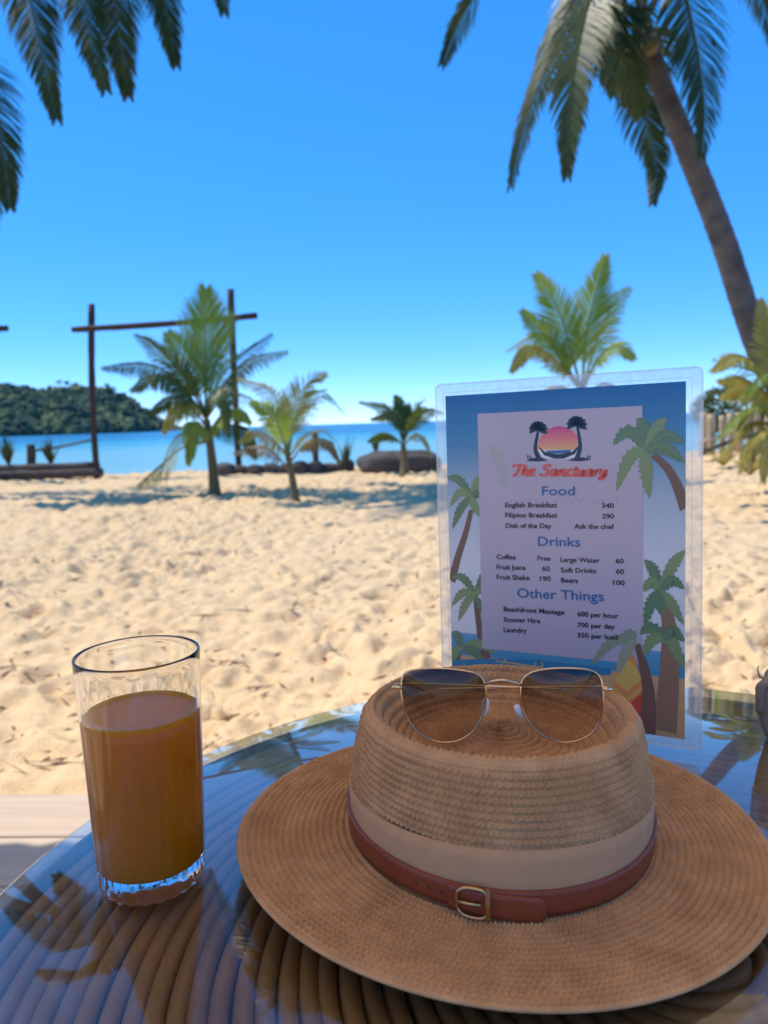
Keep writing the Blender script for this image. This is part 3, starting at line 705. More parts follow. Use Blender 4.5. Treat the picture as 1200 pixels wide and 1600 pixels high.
Vd = [(TC.x, TC.y, ZT - .026)] + [(TC.x + (TR - .012) * math.cos(2 * math.pi * k / nn), TC.y + (TR - .012) * math.sin(2 * math.pi * k / nn), ZT - .026) for k in range(nn)]
L_(link('underboard', mesh('underboard', Vd, [(0, 1 + (k + 1) % nn, 1 + k) for k in range(nn)]), POSTM, tb), to)
for k in range(4):
    a = math.pi / 4 + k * math.pi / 2; mb = MB()
    mb.tube(bez([(TC.x + .10 * math.cos(a), TC.y + .10 * math.sin(a), ZT - .03), (TC.x + .13 * math.cos(a), TC.y + .13 * math.sin(a), .42), (TC.x + .27 * math.cos(a), TC.y + .27 * math.sin(a), .047)], 12), .019, 10)
    L_(mb.build('leg', CANE, tb, smooth=True), to)
tag(tb, 'round rattan table with a glass top in the foreground', 'table')

# ------------------------------------------------------------------ drinking glass with juice
GC = Vector((-.1547, .4605, ZT + .0006)); RB, RT, GH = .0327, .0377, .148
m, n, l, b = nt('clear_glass')
b.inputs['Transmission Weight'].default_value = 1; b.inputs['Roughness'].default_value = 0.0; b.inputs['IOR'].default_value = 1.47
b.inputs['Base Color'].default_value = (.985, .99, .985, 1)
CLEAR = m
JUICE = pbr('cloudy_juice', (.98, .42, .022), .12, spec=.5)
jb = JUICE.node_tree.nodes['Principled BSDF']; jb.inputs['Subsurface Weight'].default_value = 1.0; jb.inputs['Subsurface Radius'].default_value = (.03, .012, .003); jb.inputs['Subsurface Scale'].default_value = 1.0
_n, _l = JUICE.node_tree.nodes, JUICE.node_tree.links
_tr = _n.new('ShaderNodeBsdfTranslucent'); _tr.inputs['Color'].default_value = (1, .52, .045, 1)
_ms = _n.new('ShaderNodeMixShader'); _ms.inputs[0].default_value = .55
_l.new(jb.outputs[0], _ms.inputs[1]); _l.new(_tr.outputs[0], _ms.inputs[2]); _l.new(_ms.outputs[0], _n['Material Output'].inputs['Surface'])
g = empty('juice_glass', GC)
NF, NA = 22, 22 * 12
def outer(z):
    return RB + (RT - RB) * (z / GH)
rows = []
zs = [0, .0008, .0025, .006, .010, .014, .018, .024] + list(np.linspace(.032, .118, 18)) + [.124, .130, .138, .1445, .1468]
th = np.linspace(0, 2 * math.pi, NA + 1)[:-1]
flute = np.abs(np.cos(th * NF / 2))
def orow(z):
    r = outer(z); amp = .00045 * min(1, max(0, (.122 - z) / .018))
    if z < .016: amp += .0010 * (1 - z / .016)
    if z < .003: r -= .0022 * (1 - z / .003)
    return r - amp * (1 - flute)
rows.append(np.stack([np.zeros(NA) + 1e-5 * np.cos(th), 1e-5 * np.sin(th), np.full(NA, .0016)], -1))
rows.append(np.stack([.8 * RB * np.cos(th), .8 * RB * np.sin(th), np.full(NA, .0014)], -1))
for z in zs:
    r = orow(z); rows.append(np.stack([r * np.cos(th), r * np.sin(th), np.full(NA, z)], -1))
for dr, z in ((-.0004, .1477), (-.0009, .148), (-.0015, .1477), (-.0018, .1465)):
    r = outer(GH) + dr; rows.append(np.stack([r * np.cos(th), r * np.sin(th), np.full(NA, z)], -1))
IB = .0135
def inner(z): return outer(z) - (.0018 + .0008 * max(0, (.122 - z) / .122))
for z in list(np.linspace(.14, IB + .004, 16)):
    r = inner(z); rows.append(np.stack([r * np.cos(th), r * np.sin(th), np.full(NA, z)], -1))
for k, z in ((.94, IB + .0012), (.8, IB + .0002), (.5, IB), (.0003, IB)):
    r = inner(IB) * k; rows.append(np.stack([r * np.cos(th), r * np.sin(th), np.full(NA, z)], -1))
link('tumbler', grid_mesh('tumbler', np.array(rows)[::-1], closed_v=True), CLEAR, g)
JL = .111; rows = []
for k, z in ((.0003, IB - .0004), (.5, IB - .0004), (.8, IB - .0002), (.95, IB + .001)):
    rows.append((inner(IB) * k + .0002, z))
for z in np.linspace(IB + .004, JL, 12): rows.append((inner(z) + .0003, z))
rows += [(inner(JL) - .0004, JL + .0002), (inner(JL) - .0018, JL - .0006), (inner(JL) * .8, JL - .0008), (.00001, JL - .0008)]
na = 96
PP = np.array([[(r * math.cos(2 * math.pi * k / na), r * math.sin(2 * math.pi * k / na), z) for k in range(na)] for r, z in rows])
link('juice', grid_mesh('juice', PP, closed_v=True), JUICE, g)
tag(g, 'fluted clear tumbler three quarters full of amber orange juice', 'glass')

# ------------------------------------------------------------------ straw hat
HC = Vector((.0685, .4880, ZT))
STRAW = pbr('woven_straw', (.63, .365, .185), .72, spec=.2, noise=(48, (.42, .225, .105), .26), bump=(900, .4, .0006))
RIBBON = pbr('grosgrain_ribbon', (.54, .31, .165), .8, noise=(90, (.46, .26, .135), .3), bump=(35, .5, .004))
rb_n = RIBBON.node_tree.nodes; rl = RIBBON.node_tree.links
LEATHER = pbr('red_brown_leather', (.26, .052, .018), .45, noise=(45, (.19, .036, .015), .3), bump=(420, .6, .0006))
BRASS = pbr('aged_brass', (.55, .38, .20), .32, metal=1)
hat = empty('straw_hat', HC)
AX, AY = .171, .164           # brim edge radii
BX, BY = .0945, .106          # crown base radii
RX, RY = .0865, .085
YO = -.009           # ridge radii
ZB, ZR = .019, .0965          # crown base / ridge heights
# profile as list of (blend parameter, kind): sampled along arc, rows of braid ROW wide
ROW = .0047
def brim_pt(s, c, sn):        # s 0 at crown base .. 1 at the edge
    rx = BX + (AX - BX) * s; ry = BY + (AY - BY) * s
    z = ZB - .011 * s ** .8 - .002 * s + .0035 * s * s * (1 + .8 * np.sin(2 * np.arctan2(sn, c) + .6)) + .004 * s * s
    return np.stack([rx * c, ry * sn, z + 0 * c], -1)
def crown_pt(s, c, sn):       # s 0 base .. 1 ridge
    k = s ** 1.25
    rx = BX + (RX - BX) * k; ry = BY + (RY - BY) * k
    z = ZB + (ZR - ZB) * s
    bulge = .0035 * np.sin(math.pi * s)
    return np.stack([(rx + bulge) * c, (ry + bulge) * sn + YO * k, z + 0 * c], -1)
def top_pt(s, c, sn):         # s 0 ridge .. 1 centre
    q = 1 - s
    lip = .004 * math.sin(min(1, s / .14) * math.pi)
    dent = -.0225 * (1 - math.exp(-(s / .20) ** 2)) + .011 * max(0, (s - .35) / .65) ** 1.3
    e = .014 * s                # the braid starts as a short line, not a point
    return np.stack([RX * q * c, RY * q * sn + YO, ZR + lip + dent + 0 * c], -1)
def braid(fn, length, nst, name, per=8, sub=6, flip=1, amp=.0018):
    nrow = max(2, int(round(length / ROW))); ns = nrow * per + 1
    na = nst * sub; th = np.linspace(0, 2 * math.pi, na + 1)[:-1]; c, sn = np.cos(th), np.sin(th)
    base = np.stack([fn(i / (ns - 1), c, sn) for i in range(ns)], 0)
    du = np.gradient(base, axis=0); dv = np.roll(base, -1, 1) - np.roll(base, 1, 1)
    nm = np.cross(dv, du) * flip; ln = np.linalg.norm(nm, axis=-1, keepdims=True); nm = nm / np.maximum(ln, 1e-12)
    s = np.arange(ns)[:, None] / per; u = th[None, :] * nst / (2 * math.pi)
    sp = s + (th[None, :] / (2 * math.pi))             # spiral
    f = sp - np.floor(sp); rw = np.floor(sp)
    ridge = 1 - np.abs(2 * f - 1) ** 3.2               # flat braid with a groove between rows
    jit = np.sin(rw * 12.9 + 3) * .5 + 1.0 * (vnoise(th[None, :] * 9 + 0 * s, rw * 3.7 + 50, 41) - .5)
    wob = vnoise(th[None, :] * 26 + 0 * s, rw * 7.3 + 9, 77)
    lump = vnoise(th[None, :] * 4 + 0 * s, s * .25 + 3, 15) + .5 * vnoise(th[None, :] * 13 + 0 * s, s * .6 + 3, 16) - .75
    v = np.sin(2 * math.pi * (u + jit + .55 * np.abs(f - .5) * 2))   # chevron strands
    v2 = np.sin(2 * math.pi * (u * .5 + jit * 1.7))
    d = amp * (1.15 * ridge * (.84 + .32 * wob) + ridge * (.46 * v * (.6 + .8 * wob) + .14 * v2) - .6 + .45 * lump) * (np.clip((ns - 1 - np.arange(ns)) / (per * 1.0), 0.08, 1) * np.clip(np.arange(ns) / (per * 1.0), 0.08, 1))[:, None]
    return base + nm * d[..., None]
HT = Matrix.Rotation(math.radians(1.2), 4, 'Y')
pb = braid(brim_pt, AX - BX + .002, 270, 'brim', sub=6, flip=-1)
th_ = np.linspace(0, 2 * math.pi, pb.shape[1] + 1)[:-1]
edge = pb[-1]; ctr = np.array([0, 0, 0])
under = []
for k, dz, ins in ((0, -.0009, -.0008), (1, -.0022, 0.0), (2, -.0030, .0012)):
    q_ = edge.copy(); rr = np.linalg.norm(q_[:, :2], axis=1, keepdims=True); q_[:, :2] *= (rr - ins) / rr; q_[:, 2] += dz; under.append(q_)
for s in np.linspace(.93, 0, 8):
    q_ = brim_pt(s, np.cos(th_), np.sin(th_)); q_[:, 2] -= .0030; under.append(q_)
link('brim', grid_mesh('brim', np.concatenate([pb, np.array(under)], 0), closed_v=True), STRAW, hat)
link('crown', grid_mesh('crown', braid(crown_pt, .090, 168, 'crown', sub=6), closed_v=True), STRAW, hat)
link('crown_top', grid_mesh('crown_top', braid(lambda s, c, sn: top_pt(s * .995, c, sn), .088, 130, 'crown_top', sub=6), closed_v=True), STRAW, hat)
# ribbon, belt
def wrap(z0, z1, offn, name, mat, thick, th0=0.0, th1=2 * math.pi, n=240, par=None, wob=0.0, nz=6):
    closed = abs(th1 - th0 - 2 * math.pi) < 1e-6
    th = np.linspace(th0, th1, n + (1 if closed else 0))
    if closed: th = th[:-1]
    c, sn = np.cos(th), np.sin(th); rows = []
    def pt(z, o):
        zz = z(th) if callable(z) else z + 0 * th
        s = (zz - ZB) / (ZR - ZB); k = np.sign(s) * np.abs(s) ** 1.25
        rx = BX + (RX - BX) * k + .0035 * np.sin(np.pi * s); ry = BY + (RY - BY) * k + .0035 * np.sin(np.pi * s)
        return np.stack([(rx + o) * c, (ry + o) * sn + YO * k, zz], -1)
    for q in np.linspace(0, 1, nz):
        z = (lambda t_, q=q: (z0(t_) if callable(z0) else z0) * (1 - q) + (z1(t_) if callable(z1) else z1) * q + 0 * t_)
        rows.append(pt(z, offn + thick + wob * math.sin(q * 9)))
    rows.append(pt(z1, offn)); rows.insert(0, pt(z0, offn))
    me = grid_mesh(name, np.array(rows), closed_v=closed)
    return link(name, me, mat, par if par is not None else hat)
front = -math.pi / 2
zr1 = lambda t_: .0485 + .0075 * np.sin(-t_)            # ribbon top rises a little at the front
wrap(.0215, zr1, .0014, 'ribbon', RIBBON, .0010)
bz0 = lambda t_: .0212 + .0006 * np.sin(t_ * 2); bz1 = lambda t_: .0352 + .0006 * np.sin(t_ * 2)
belt = wrap(bz0, bz1,   .0027, 'belt', LEATHER, .0016)
fl = front + math.radians(5)
def tipz(lo):
    def f(t_):
        e = np.clip((t_ - (fl - .04)) / .05, 0, 1) ** 4 * .0045
        sag = np.clip((t_ - (front - .30)) / .4, 0, 1) * -.0030
        return (.0212 + e + sag) if lo else (.0350 - e + sag)
    return f
wrap(tipz(True), tipz(False), .0045, 'belt_tip', LEATHER,   .0016, front - math.radians(24), fl + .01, 60, par=belt)
def bpt(a, z, o):
    s = (z - ZB) / (ZR - ZB); k = abs(s) ** 1.25
    return Vector(((BX + (RX - BX) * k + .0035 * math.sin(math.pi * s) + o) * math.cos(a), (BY + (RY - BY) * k + .0035 * math.sin(math.pi * s) + o) * math.sin(a) + YO * k, z))
bk = front - math.radians(16.5)
bw = .132
pts = []
for k in range(40):
    a = 2 * math.pi * k / 40; ca, sa = math.cos(a), math.sin(a)
    sx = abs(ca) ** (.55 if ca > 0 else .9) * (1 if ca > 0 else -1); sz = abs(sa) ** .6 * (1 if sa > 0 else -1)
    pts.append(bpt(bk + sx * bw * .62, .0282 + sz * .0084, .0072))
mb = MB(); mb.tube(pts + pts[:1], .0010, 8, cap=False); mb.build('buckle', BRASS, belt, smooth=True)
mb = MB(); mb.tube([bpt(bk - bw * .60, .0282, .0080), bpt(bk - bw * .1, .0284, .0085), bpt(bk + bw * .35, .0284, .0080)], .0009, 8); mb.build('buckle_prong', BRASS, belt, smooth=True)
ka = bk + bw * .62
mb = MB()
for z in (.0195, .0375):
    pass
R3 = []
for a_ in (ka - .012, ka + .012):
    R3.append([bpt(a_, z, o) for z, o in ((.0192, .0070), (.0192, .0082), (.0285, .0086), (.0375, .0082), (.0375, .0070))])
mb.add(R3[0] + R3[1], [(i, i + 1, 6 + i, 5 + i) for i in range(4)]); mb.build('keeper', BRASS, belt)
for a_ in (bk - .17, bk - .25, bk - .33, bk + .02):
    mb = MB(); p = bpt(a_, .0284, .0041 if a_ < bk else .0060); nrm = Vector((math.cos(a_), math.sin(a_), 0)); mb.tube([p - nrm * .001, p + nrm * .00025], .0010, 10); mb.build('punch_hole', POSTM, belt)
hat.matrix_world = Matrix.Translation(HC + Vector((0, 0, .0015))) @ HT
tag(hat, 'wide brimmed woven straw hat with cream ribbon and red leather belt', 'hat')

# ------------------------------------------------------------------ sunglasses on the crown
GOLD = pbr('gold_wire', (.80, .56, .34), .22, metal=1)
PAD = pbr('clear_pad', (.8, .8, .78), .1, spec=.8)
m, n, l, b = nt('gradient_lens')
tc = n.new('ShaderNodeTexCoord'); sp = n.new('ShaderNodeSeparateXYZ'); l.new(tc.outputs['Object'], sp.inputs[0])
mr = n.new('ShaderNodeMapRange'); mr.inputs['From Min'].default_value = ZT + .088; mr.inputs['From Max'].default_value = ZT + .134; l.new(sp.outputs['Z'], mr.inputs['Value'])
rp = n.new('ShaderNodeValToRGB'); rp.color_ramp.elements[0].color = (.88, .78, .70, 1); rp.color_ramp.elements[1].color = (.075, .065, .075, 1)
rp.color_ramp.elements[1].position = .92
l.new(mr.outputs[0], rp.inputs['Fac'])
tr = n.new('ShaderNodeBsdfTransparent'); l.new(rp.outputs['Color'], tr.inputs['Color'])
gl = n.new('ShaderNodeBsdfGlossy'); gl.inputs['Roughness'].default_value = .02
fr = schlick(n, l, .04)
ms = n.new('ShaderNodeMixShader'); l.new(fr.outputs[0], ms.inputs[0]); l.new(tr.outputs[0], ms.inputs[1]); l.new(gl.outputs[0], ms.inputs[2]); l.new(ms.outputs[0], n['Material Output'].inputs['Surface'])
LENS = m
YS = .462
sg = empty('sunglasses', (HC.x, YS, ZT)); so = sg.location.copy()
def cpx(x, y, dY=0.0): return at(540 + x * .4, 1030 + y * .4, YS + dY)
LL = [(218, 130), (221, 80), (240, 52), (298, 37), (380, 34), (455, 42), (514, 58), (541, 90), (548, 140), (544, 190), (522, 245), (488, 290), (440, 318), (378, 325), (320, 308), (265, 268), (232, 205)]
RL = [(683, 130), (690, 84), (726, 52), (796, 36), (880, 34), (958, 44), (994, 72), (1004, 130), (1003, 200), (985, 260), (948, 300), (890, 322), (838, 322), (780, 302), (728, 262), (698, 215), (683, 170)]
for pts, nmx in ((LL, 'l'), (RL, 'r')):
    C = [cpx(x, y) for x, y in pts]; C = bez(C + C[:1], 65)[:-1]
    cen = sum(C, Vector()) / len(C)
    C = [p + Vector((0, .0035 * ((p - cen).length / .027) ** 2 - .0035, 0)) for p in C]
    mb = MB(); mb.tube(C + C[:2], .00065, 8, cap=False); rim = L_(mb.build('rim', GOLD, sg, smooth=True), so)
    V = [cen + Vector((0, -.0035, 0))]; Fc = []
    K = len(C)
    for rr in (.4, .75, .985): V += [cen + (p - cen) * rr + Vector((0, -.0035 + .0035 * rr * rr - (p.y - cen.y) * rr, 0)) + Vector((0, (p.y - cen.y) * rr, 0)) * 0 for p in C]
    Fc = [(0, 1 + k, 1 + (k + 1) % K) for k in range(K)] + [(1 + j * K + k, 1 + (j + 1) * K + k, 1 + (j + 1) * K + (k + 1) % K, 1 + j * K + (k + 1) % K) for j in range(2) for k in range(K)]
    L_(link('lens', mesh('lens', V, Fc, True), LENS, sg), so)
mb = MB(); mb.tube(bez([cpx(546, 98), cpx(575, 86, -.004), cpx(615, 82, -.006), cpx(650, 88, -.004), cpx(685, 100)], 16), .0009, 8); L_(mb.build('bridge', GOLD, sg, smooth=True), so)
for s_, (hx, hy), (ix, iy) in ((-1, (188, 108), (220, 112)), (1, (1035, 118), (1004, 116))):
    mb = MB(); mb.tube(bez([cpx(ix, iy), cpx((hx + ix) / 2, (hy + iy) / 2, -.001), cpx(hx, hy, .0015), cpx(hx - s_ * 2, hy, .006)], 12), .0012, 8); L_(mb.build('hinge', GOLD, sg, smooth=True), so)
    a, bq = cpx(hx - s_ * 2, hy, .006), cpx(615 + s_ * -250, 118, .013 + .003 * s_)
    mb = MB(); mb.tube(bez([a, a + Vector((-s_ * .006, .005, 0)), a.lerp(bq, .5) + Vector((0, .004, 0)), bq], 20), .0008, 8); L_(mb.build('temple', GOLD, sg, smooth=True), so)
for (x0, y0), (x1, y1) in (((548, 160), (540, 215)), ((668, 185), (690, 225))):
    a, bq = cpx(x0, y0, .004), cpx(x1, y1, .004); d = (bq - a)
    mb = MB(); mb.tube([a - d * .15, a, a + d * .5, bq, bq + d * .15], [.0008, .0022, .0027, .0022, .0008], 10); L_(mb.build('nose_pad', PAD, sg, smooth=True), so)
tag(sg, 'gold wire sunglasses with gradient tinted lenses resting on the hat crown', 'sunglasses')

# ------------------------------------------------------------------ menu card
MO = Vector((.0605, .7228, 1.1066)); YAW = .4886; MR = .0130; LEAN = .0234
mr_ = Vector((math.cos(YAW) * math.cos(MR), -math.sin(YAW) * math.cos(MR), math.sin(MR)))
mnn = Vector((math.sin(YAW), math.cos(YAW), 0))
md_ = mnn.cross(mr_).normalized()
if md_.z > 0: md_ = -md_
md_ = (md_ * math.cos(LEAN) - mnn * math.sin(LEAN)).normalized()
mn_ = mr_.cross(md_).normalized()       # pointing away from the camera side?
if mn_.y > 0: mn_ = -mn_                # toward the camera
MM = Matrix((mr_, mn_ * -1, -md_)).transposed().to_4x4(); MM.translation = MO     # local x right, y away, z up; origin print top-left
MI = MM.inverted()
menu = empty('menu_card'); menu.matrix_world = MM
def muv(x, y):          # photo pixel -> local (x, z) on the sheet
    d = ray(x, y); lo = MI @ CAM; ld_ = (MI.to_3x3() @ d); k = -lo.y / ld_.y; p = lo + ld_ * k
    return p.x, p.z
def cuv(cx, cy): return muv(670 + cx * .3877, 560 + cy * .3877)
def rrect(x0, x1, z0, z1, r, n=6):
    out = []
    for (cx, cz, a0) in ((x1 - r, z1 - r, 0), (x0 + r, z1 - r, 90), (x0 + r, z0 + r, 180), (x1 - r, z0 + r, 270)):
        for k in range(n + 1):
            a = math.radians(a0 + 90 * k / n); out.append((cx + r * math.cos(a), cz + r * math.sin(a)))
    return out
PW, PH = .210, .297
m, n, l, b = nt('laminate_film')
tr = n.new('ShaderNodeBsdfTransparent'); df = n.new('ShaderNodeBsdfDiffuse'); df.inputs['Color'].default_value = (.85, .87, .88, 1)
tl = n.new('ShaderNodeBsdfTranslucent'); tl.inputs['Color'].default_value = (.85, .87, .88, 1)
gl = n.new('ShaderNodeBsdfGlossy'); gl.inputs['Roughness'].default_value = .12
tc = n.new('ShaderNodeTexCoord'); ns = n.new('ShaderNodeTexNoise'); ns.inputs['Scale'].default_value = 160; ns.inputs['Detail'].default_value = 5; l.new(tc.outputs['Object'], ns.inputs['Vector'])
mrn = n.new('ShaderNodeMapRange'); mrn.inputs['From Min'].default_value = .35; mrn.inputs['From Max'].default_value = .7; mrn.inputs['To Min'].default_value = .18; mrn.inputs['To Max'].default_value = .30; l.new(ns.outputs['Fac'], mrn.inputs['Value'])
m0 = n.new('ShaderNodeMixShader'); m0.inputs[0].default_value = .5; l.new(df.outputs[0], m0.inputs[1]); l.new(tl.outputs[0], m0.inputs[2])
m1 = n.new('ShaderNodeMixShader'); l.new(mrn.outputs[0], m1.inputs[0]); l.new(tr.outputs[0], m1.inputs[1]); l.new(m0.outputs[0], m1.inputs[2])
m2 = n.new('ShaderNodeMixShader'); m2.inputs[0].default_value = .07; l.new(m1.outputs[0], m2.inputs[1]); l.new(gl.outputs[0], m2.inputs[2]); l.new(m2.outputs[0], n['Material Output'].inputs['Surface'])
FILM = m
x0, x1, z0, z1 = -.0105, PW + .0132, -PH - .0085, .0115
OUT = rrect(x0, x1, z0, z1, .006)
INN = [(0, 0)] * len(OUT)
inn = rrect(-.0002, PW + .0002, -PH - .0002, .0002, .0003)
mb = MB(); K = len(OUT); T = .0006
V = [(x, -T, z) for x, z in OUT] + [(x, -T, z) for x, z in inn] + [(x, T, z) for x, z in OUT] + [(x, T, z) for x, z in inn]
Fc = []
for i in range(K):
    j = (i + 1) % K
    Fc += [(i, j, K + j, K + i), (2 * K + j, 2 * K + i, 3 * K + i, 3 * K + j), (j, i, 2 * K + i, 2 * K + j)]
mb.add(V, Fc); mb.build('laminate_margin', FILM, menu)
# raised pouch ridge along the margin
for ins, rr in ((.0012, .0005), (.0085, .00035)):
    o_ = rrect(x0 + ins, x1 - ins, z0 + ins * .8, z1 - ins, max(.001, .006 - ins)); mb = MB(); mb.tube([(x, -T, z) for x, z in o_ + o_[:1]], rr, 5, cap=False); mb.build('seal_line', FILM, menu)
# the print
def inkmat(name, col, col2=None, z0=None, z1=None, stops=None):
    m, n, l, b = nt(name)
    b.inputs['Roughness'].default_value = .35; b.inputs['Specular IOR Level'].default_value = .35
    b.inputs['Coat Weight'].default_value = .35; b.inputs['Coat Roughness'].default_value = .1
    b.inputs['Base Color'].default_value = (*col, 1)
    if stops:
        tc = n.new('ShaderNodeTexCoord'); sp = n.new('ShaderNodeSeparateXYZ'); l.new(tc.outputs['Object'], sp.inputs[0])
        mr = n.new('ShaderNodeMapRange'); mr.inputs['From Min'].default_value = z0; mr.inputs['From Max'].default_value = z1; l.new(sp.outputs['Z'], mr.inputs['Value'])
        r = n.new('ShaderNodeValToRGB'); e = r.color_ramp.elements
        e[0].position, e[0].color = stops[0][0], (*stops[0][1], 1); e[1].position, e[1].color = stops[-1][0], (*stops[-1][1], 1)
        for p_, c_ in stops[1:-1]:
            k = e.new(p_); k.color = (*c_, 1)
        l.new(mr.outputs[0], r.inputs['Fac']); l.new(r.outputs['Color'], b.inputs['Base Color'])
    return m
BACK = inkmat('print_background', (.1, .3, .6), z0=-PH, z1=0, stops=[(0, (.55, .33, .17)), (.175, (.62, .40, .22)), (.176, (.05, .30, .50)), (.245, (.12, .36, .56)), (.25, (.72, .73, .76)), (.48, (.70, .72, .76)), (.68, (.42, .52, .62)), (.84, (.07, .27, .48)), (1, (.012, .15, .40))])
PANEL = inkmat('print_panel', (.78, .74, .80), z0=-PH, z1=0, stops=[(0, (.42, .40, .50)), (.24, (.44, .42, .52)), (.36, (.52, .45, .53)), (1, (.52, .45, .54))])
NAVY = inkmat('print_navy', (.012, .035, .085)); CORAL = inkmat('print_coral', (.78, .13, .11)); HEAD = inkmat('print_heading_blue', (.035, .14, .36)); INK = inkmat('print_black', (.03, .025, .04))
LEAF1 = inkmat('print_leaf_green', (.23, .31, .15)); LEAF2 = inkmat('print_leaf_dark', (.13, .23, .13)); PTR = inkmat('print_trunk', (.30, .18, .12)); PTR2 = inkmat('print_trunk_dark', (.19, .11, .09))
BY_ = inkmat('print_board_yellow', (.66, .46, .12)); BR_ = inkmat('print_board_red', (.62, .08, .06)); BO_ = inkmat('print_board_orange', (.72, .28, .10)); GHOST = inkmat('print_show_through', (.44, .38, .46)); FADE = inkmat('print_faded_leaf', (.46, .45, .46)); PWH = inkmat('print_white', (.8, .8, .8)); FADE2 = inkmat('print_pale_leaf', (.34, .36, .27)); FADE3 = inkmat('print_pale_leaf_dark', (.26, .31, .24)); RIB = inkmat('print_leaf_rib', (.26, .38, .14)); PSEA = inkmat('print_sea', (.03, .22, .42))
SUNM = lambda a_, b_: inkmat('print_sunset', (.8, .2, .3), z0=a_, z1=b_, stops=[(0, (.85, .42, .20)), (.45, (.80, .22, .22)), (1, (.62, .06, .24))])
mb = MB(); V, Fc = ngon([(0, 0), (0, -PH), (PW, -PH), (PW, 0)], .0004)
mb.add([(x, y + .0002, z) for x, y, z in V], Fc); sheet = mb.build('printed_sheet', BACK, menu)
lay = [0.0]
def poly(pts, mat, name, level, px_=True):
    uv = [cuv(*p) for p in pts] if px_ else pts
    uv = [(min(max(x, .0003), PW - .0003), min(max(z, -PH + .0003), -.0003)) for x, z in uv]
    y = -.00028 - .00002 * level
    mb = MB(); mb.add([(x, y, z) for x, z in uv], [tuple(range(len(uv)))])
    return mb.build(name, mat, sheet)
def strip(pts, w0, w1, mat, name, level):
    uv = bez([Vector((*cuv(*p), 0)) for p in pts], 14); L = []; Rr = []
    for i, p in enumerate(uv):
        t_ = (uv[min(i + 1, 13)] - uv[max(i - 1, 0)]).normalized(); w = (w0 + (w1 - w0) * i / 13) * .5; nn_ = Vector((-t_.y, t_.x, 0))
        L.append(p + nn_ * w); Rr.append(p - nn_ * w)
    cl = lambda x, z: (min(max(x, .0003), PW - .0003), -.00028 - .00002 * level, min(max(z, -PH + .0003), -.0003))
    mb = MB(); mb.add([cl(p.x, p.y) for p in L + Rr], [(i, i + 1, 14 + i + 1, 14 + i) for i in range(13)])
    return mb.build(name, mat, sheet)
def leaf(c, tip, w, sag, mat, level):
    a = Vector((*cuv(*c), 0)); bb = Vector((*cuv(*tip), 0)); d = bb - a; nn_ = Vector((-d.y, d.x, 0)).normalized()
    C = bez([a, a.lerp(bb, .5) + Vector((0, sag, 0)), bb], 26); up_, lo = [], []
    for i, p in enumerate(C):
        t_ = i / 25; ww = w * math.sin(math.pi * min(1, t_ * .9 + .1)) ** .8 * (.95 + (.42 if i % 3 == 1 else (.18 if i % 3 == 2 else 0))) * .5
        tt = (C[min(i + 1, 25)] - C[max(i - 1, 0)]).normalized(); q = Vector((-tt.y, tt.x, 0)); up_.append(p + q * ww * .7); lo.append(p - q * ww * 1.2)
    cl = lambda p: (min(max(p.x, .0003), PW - .0003), -.00028 - .00002 * level, min(max(p.y, -PH + .0003), -.0003))
    mb = MB(); mb.add([cl(p) for p in up_ + lo], [(i, i + 1, 27 + i, 26 + i) for i in range(25)])
    if w > .006:
        rb_ = MB(); rb_.add([(min(max(p.x, .0003), PW - .0003), -.00028 - .00002 * (level + .12), min(max(p.y + dz, -PH + .0003), -.0003)) for dz in (.00025, -.00025) for p in C], [(i, i + 1, 27 + i, 26 + i) for i in range(25)])
        rb_.build('printed_leaf_rib', RIB, sheet)
    return mb.build('printed_leaf', mat, sheet)
def ppalm(c, tips, trunk_pts, w, lv, tw=(.006, .009), fade=False):
    if trunk_pts: strip(trunk_pts, tw[0], tw[1], PTR if lv % 2 else PTR2, 'printed_trunk', lv)
    for i, (tp, sag) in enumerate(tips): leaf(c, tp, w * .82, sag, (FADE2 if fade else LEAF1) if i % 2 else (FADE3 if fade else LEAF2), lv + 1 + i * .25)
# printed palms of the border, left and right
ppalm((172, 560), [((70, 480), .006), ((85, 600), .008), ((95, 690), .004), ((210, 470), .004), ((212, 560), .004), ((205, 640), .002)], [(172, 610), (150, 700), (118, 800), (92, 900)], .009, 2, (.0045, .008))
ppalm((185, 950), [((92, 880), .006), ((92, 1000), .006), ((262, 838), .006), ((305, 950), .008), ((278, 1118), .002), ((120, 1060), .003)], [(188, 960), (200, 1050), (212, 1130), (235, 1210)], .009, 4, (.005, .008))
ppalm((130, 1165), [((95, 1100), .003), ((270, 1190), .008), ((240, 1240), .006), ((92, 1230), .003)], [(120, 1180), (112, 1220), (108, 1262)], .010, 6)
# pale panel
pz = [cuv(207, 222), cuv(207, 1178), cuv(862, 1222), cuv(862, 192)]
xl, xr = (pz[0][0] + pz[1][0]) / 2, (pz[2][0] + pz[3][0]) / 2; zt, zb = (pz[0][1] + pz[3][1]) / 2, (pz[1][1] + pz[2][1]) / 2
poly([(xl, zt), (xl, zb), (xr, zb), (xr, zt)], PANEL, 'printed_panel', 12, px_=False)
poly([(230, 1210), (420, 1212), (735, 1250), (735, 1275), (420, 1275), (100, 1262), (100, 1215)], PSEA, 'printed_sea', 12.5)
for a_, b_ in (((270, 1218), (460, 1245)), ((430, 1222), (430, 1245)), ((458, 1222), (458, 1248)), ((300, 1230), (310, 1210))):
    strip([a_, ((a_[0] + b_[0]) / 2, (a_[1] + b_[1]) / 2), b_], .0010, .0010, BY_, 'printed_chair_line', 13)
leaf((300, 470), (250, 350), .012, 0, FADE, 13); leaf((300, 470), (310, 520), .010, .003, FADE, 13)
